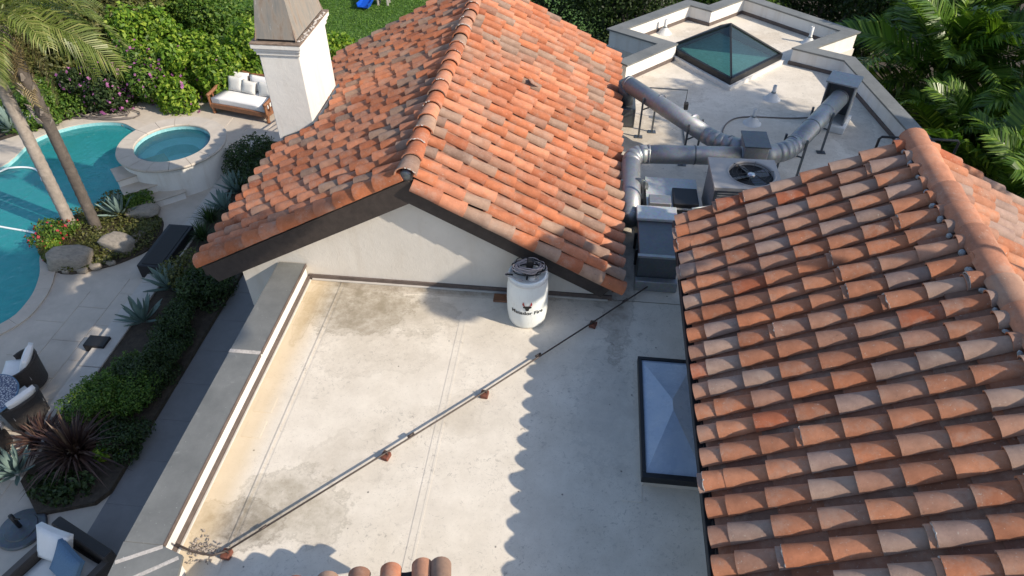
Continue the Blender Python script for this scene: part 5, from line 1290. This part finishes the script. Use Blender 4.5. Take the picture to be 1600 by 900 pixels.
# trees at the top and the right
for k, (c, r_, n_l, sz, mt, lb) in enumerate([
    ((1.5, 22.6, -1.2), (2.6, 1.6, 2.6), 26000, .12, 'leaf_dark', 'dense dark tree behind the gable roof end'),
    ((-1.6, 24.5, -1.4), (2.4, 1.6, 2.2), 16000, .12, 'leaf_dark', 'dark tree at the top beside the gable ridge'),
    ((4.6, 24.2, -1.6), (2.2, 1.5, 2.0), 18000, .13, 'leaf_mid', 'green tree behind the rear parapet corner'),
    ((7.6, 23.5, -1.6), (2.4, 1.6, 2.0), 18000, .13, 'leaf_dark', 'dark tree behind the rear roof between hedge and palms'),
    ((10.5, 24.5, -.8), (2.8, 1.6, 2.4), 18000, .14, 'leaf_mid', 'green tree behind the far palms')]):
    tree('garden_tree', lb, c, r_, n_l, sz, mt, (c[0], c[1]), 'trees behind the house')
def bigpalm(lb, x, y, z, n, sc, el=(-.35, 1.25)):
    t = thing('date_palm', lb, 'palm', 'palms right of the house', (x, y, G))
    MB().tube([(0, 0, 0), (.05, .02, (z-G)*.5), (0, 0, z-G)], [.32, .26, .24], 12).build('trunk', M['bark_dark'], t, True)
    crown(t, Vector((0, 0, z-G)), n, 'b', el[0], el[1], sc); return t
bigpalm('shaded palm filling the gap right of the tiled ridge', 10.9, 10.2, -1.7, 26, .95)
bigpalm('low shaded palm under the ridge end', 8.6, 11.9, -2.5, 22, .7)
bigpalm('low palm against the right margin', 13.0, 15.2, -1.8, 26, .95)
bigpalm('low shaded palm beside the parapet', 9.0, 16.0, -2.2, 24, .8)
bigpalm('lush palm just behind the rear parapet corner', 9.3, 18.6, -1.3, 26, 1.0)
bigpalm('lush bright palm at the top right', 11.6, 16.4, -1.0, 28, 1.05)
bigpalm('dark palm in the shade beyond the tiled ridge', 9.6, 13.6, -1.9, 26, .95)
bigpalm('palm at the right margin above the ridge', 12.6, 12.6, -1.4, 26, 1.0)
bigpalm('tall palm in the top right corner', 14.2, 18.5, .2, 26, 1.05)
bigpalm('palm behind the others at the top edge', 11.8, 21.5, -.4, 26, 1.05)
for k, (x, y, lb) in enumerate([(8.4, 15.6, 'dark shrub between the palms and the parapet'), (8.2, 11.6, 'dark shrub below the tiled ridge'), (10.5, 11.0, 'dark shrub at the right margin under the palms'), (9.2, 20.6, 'dark shrub below the rear parapet')]):
    bush('undergrowth', lb, 'shrub', (x, y, G+.8), (1.5, 1.6, 1.0), 5000, .13, 'leaf_dark', 'shrubs under the palms', 8)
# unseen trees, placed to shade the ductwork, gable wall and terrace
tree('shade_tree', 'tall tree standing right of the tiled wing', (12.7, 9.2, 6.2), (2.8, 3.5, .9), 38000, .2, 'leaf_dark', (13.2, 8.2), 'shade trees right of the house', 16, .2)
tree('shade_tree', 'unseen small round headed tree right of the tiled wing, added to shade the gable wall', (7.5, 4.85, 6.35), (.62, .8, .36), 16000, .11, 'leaf_dark', (9.5, 4.2), 'shade trees right of the house', 14, .1)
t_ = thing('shade_tree', 'unseen tall tree leaning from behind the viewer, crown shaped to shade the terrace', 'tree', 'shade trees right of the house')
bl_ = [((6.45+dx+rng.uniform(-.15, .15), 2.0+dy+rng.uniform(-.25, .25), 11.0+rng.uniform(-.35, .35)), (.75, .95, .5)) for dx in (-1.9, -1.1, -.3, .5, 1.2, 1.9, 2.45) for dy in (-3.4, -2.4, -1.4, -.5, .3, 1.1, 1.9) if dy < .35 or dx < 1]  # added crown, laid out to shade the terrace and miss the roofs
bl_ += [((8.15, 3.6, 11.0), (.45, .6, .3)), ((8.2, 4.4, 11.0), (.4, .6, .3)), ((8.5, 3.9, 11.0), (.35, .6, .25)), ((9.6, 1.5, 11.0), (.35, .7, .25)), ((9.6, .6, 11.0), (.35, .7, .25)), ((10.0, 1.2, 11.0), (.25, .7, .2))]
foliage('crown', bl_, 66000, .26, M['leaf_dark'], t_, shell=.6)
mb = MB(); mb.tube([(-2, -8, G-.05), (-.6, -6.2, 2.0), (2.4, -3, 6.5), (5.0, .2, 9.6), (6.4, 2.0, 10.8)], [.32, .27, .2, .13, .06], 10)
for b in bl_[::5]: mb.tube([(5.0, .2, 9.6), ((5.4+b[0][0])/2, (.2+b[0][1])/2, 10.3), b[0]], [.08, .05, .02], 5)
mb.build('trunk', M['bark_dark'], t_, True)
rf = thing('refrigerant_lines', 'pair of black insulated lines between condenser and air handler', 'pipe')
for dy_ in (0, .07):
    MB().tube(catmull([(2.19, 10.0+dy_, .3), (2.12, 10.0+dy_, .28), (2.09, 10.05+dy_, .15), (2.06, 10.1+dy_, .12)], 5, False), .02, 8).build('line', M['black'], rf, True)
cbx = thing('electrical_conduit', 'thin flexible conduit lying across the rear roof beside the vents', 'cable')
MB().tube(catmull([(2.9, 11.6, .02), (3.1, 12.4, .02), (2.9, 13.2, .02), (3.3, 13.9, .02), (4.4, 14.0, .02), (5.0, 14.1, .03)], 8, False), .014, 6).build('cable', M['hose'], cbx, True)
for k, (x, y, l) in enumerate([(1.5, 12.3, 'small rag-like scrap beside the long duct'), (4.2, 12.6, 'flat scrap of wood under the right duct')]):
    tag(MB().box((-.16, -.05, 0), (.16, .05, .025), Matrix.Translation((x, y, .008))@Euler((0, 0, .6+k)).to_matrix().to_4x4(), .006).build('wood_offcut', M['kerb']), l, 'offcut')
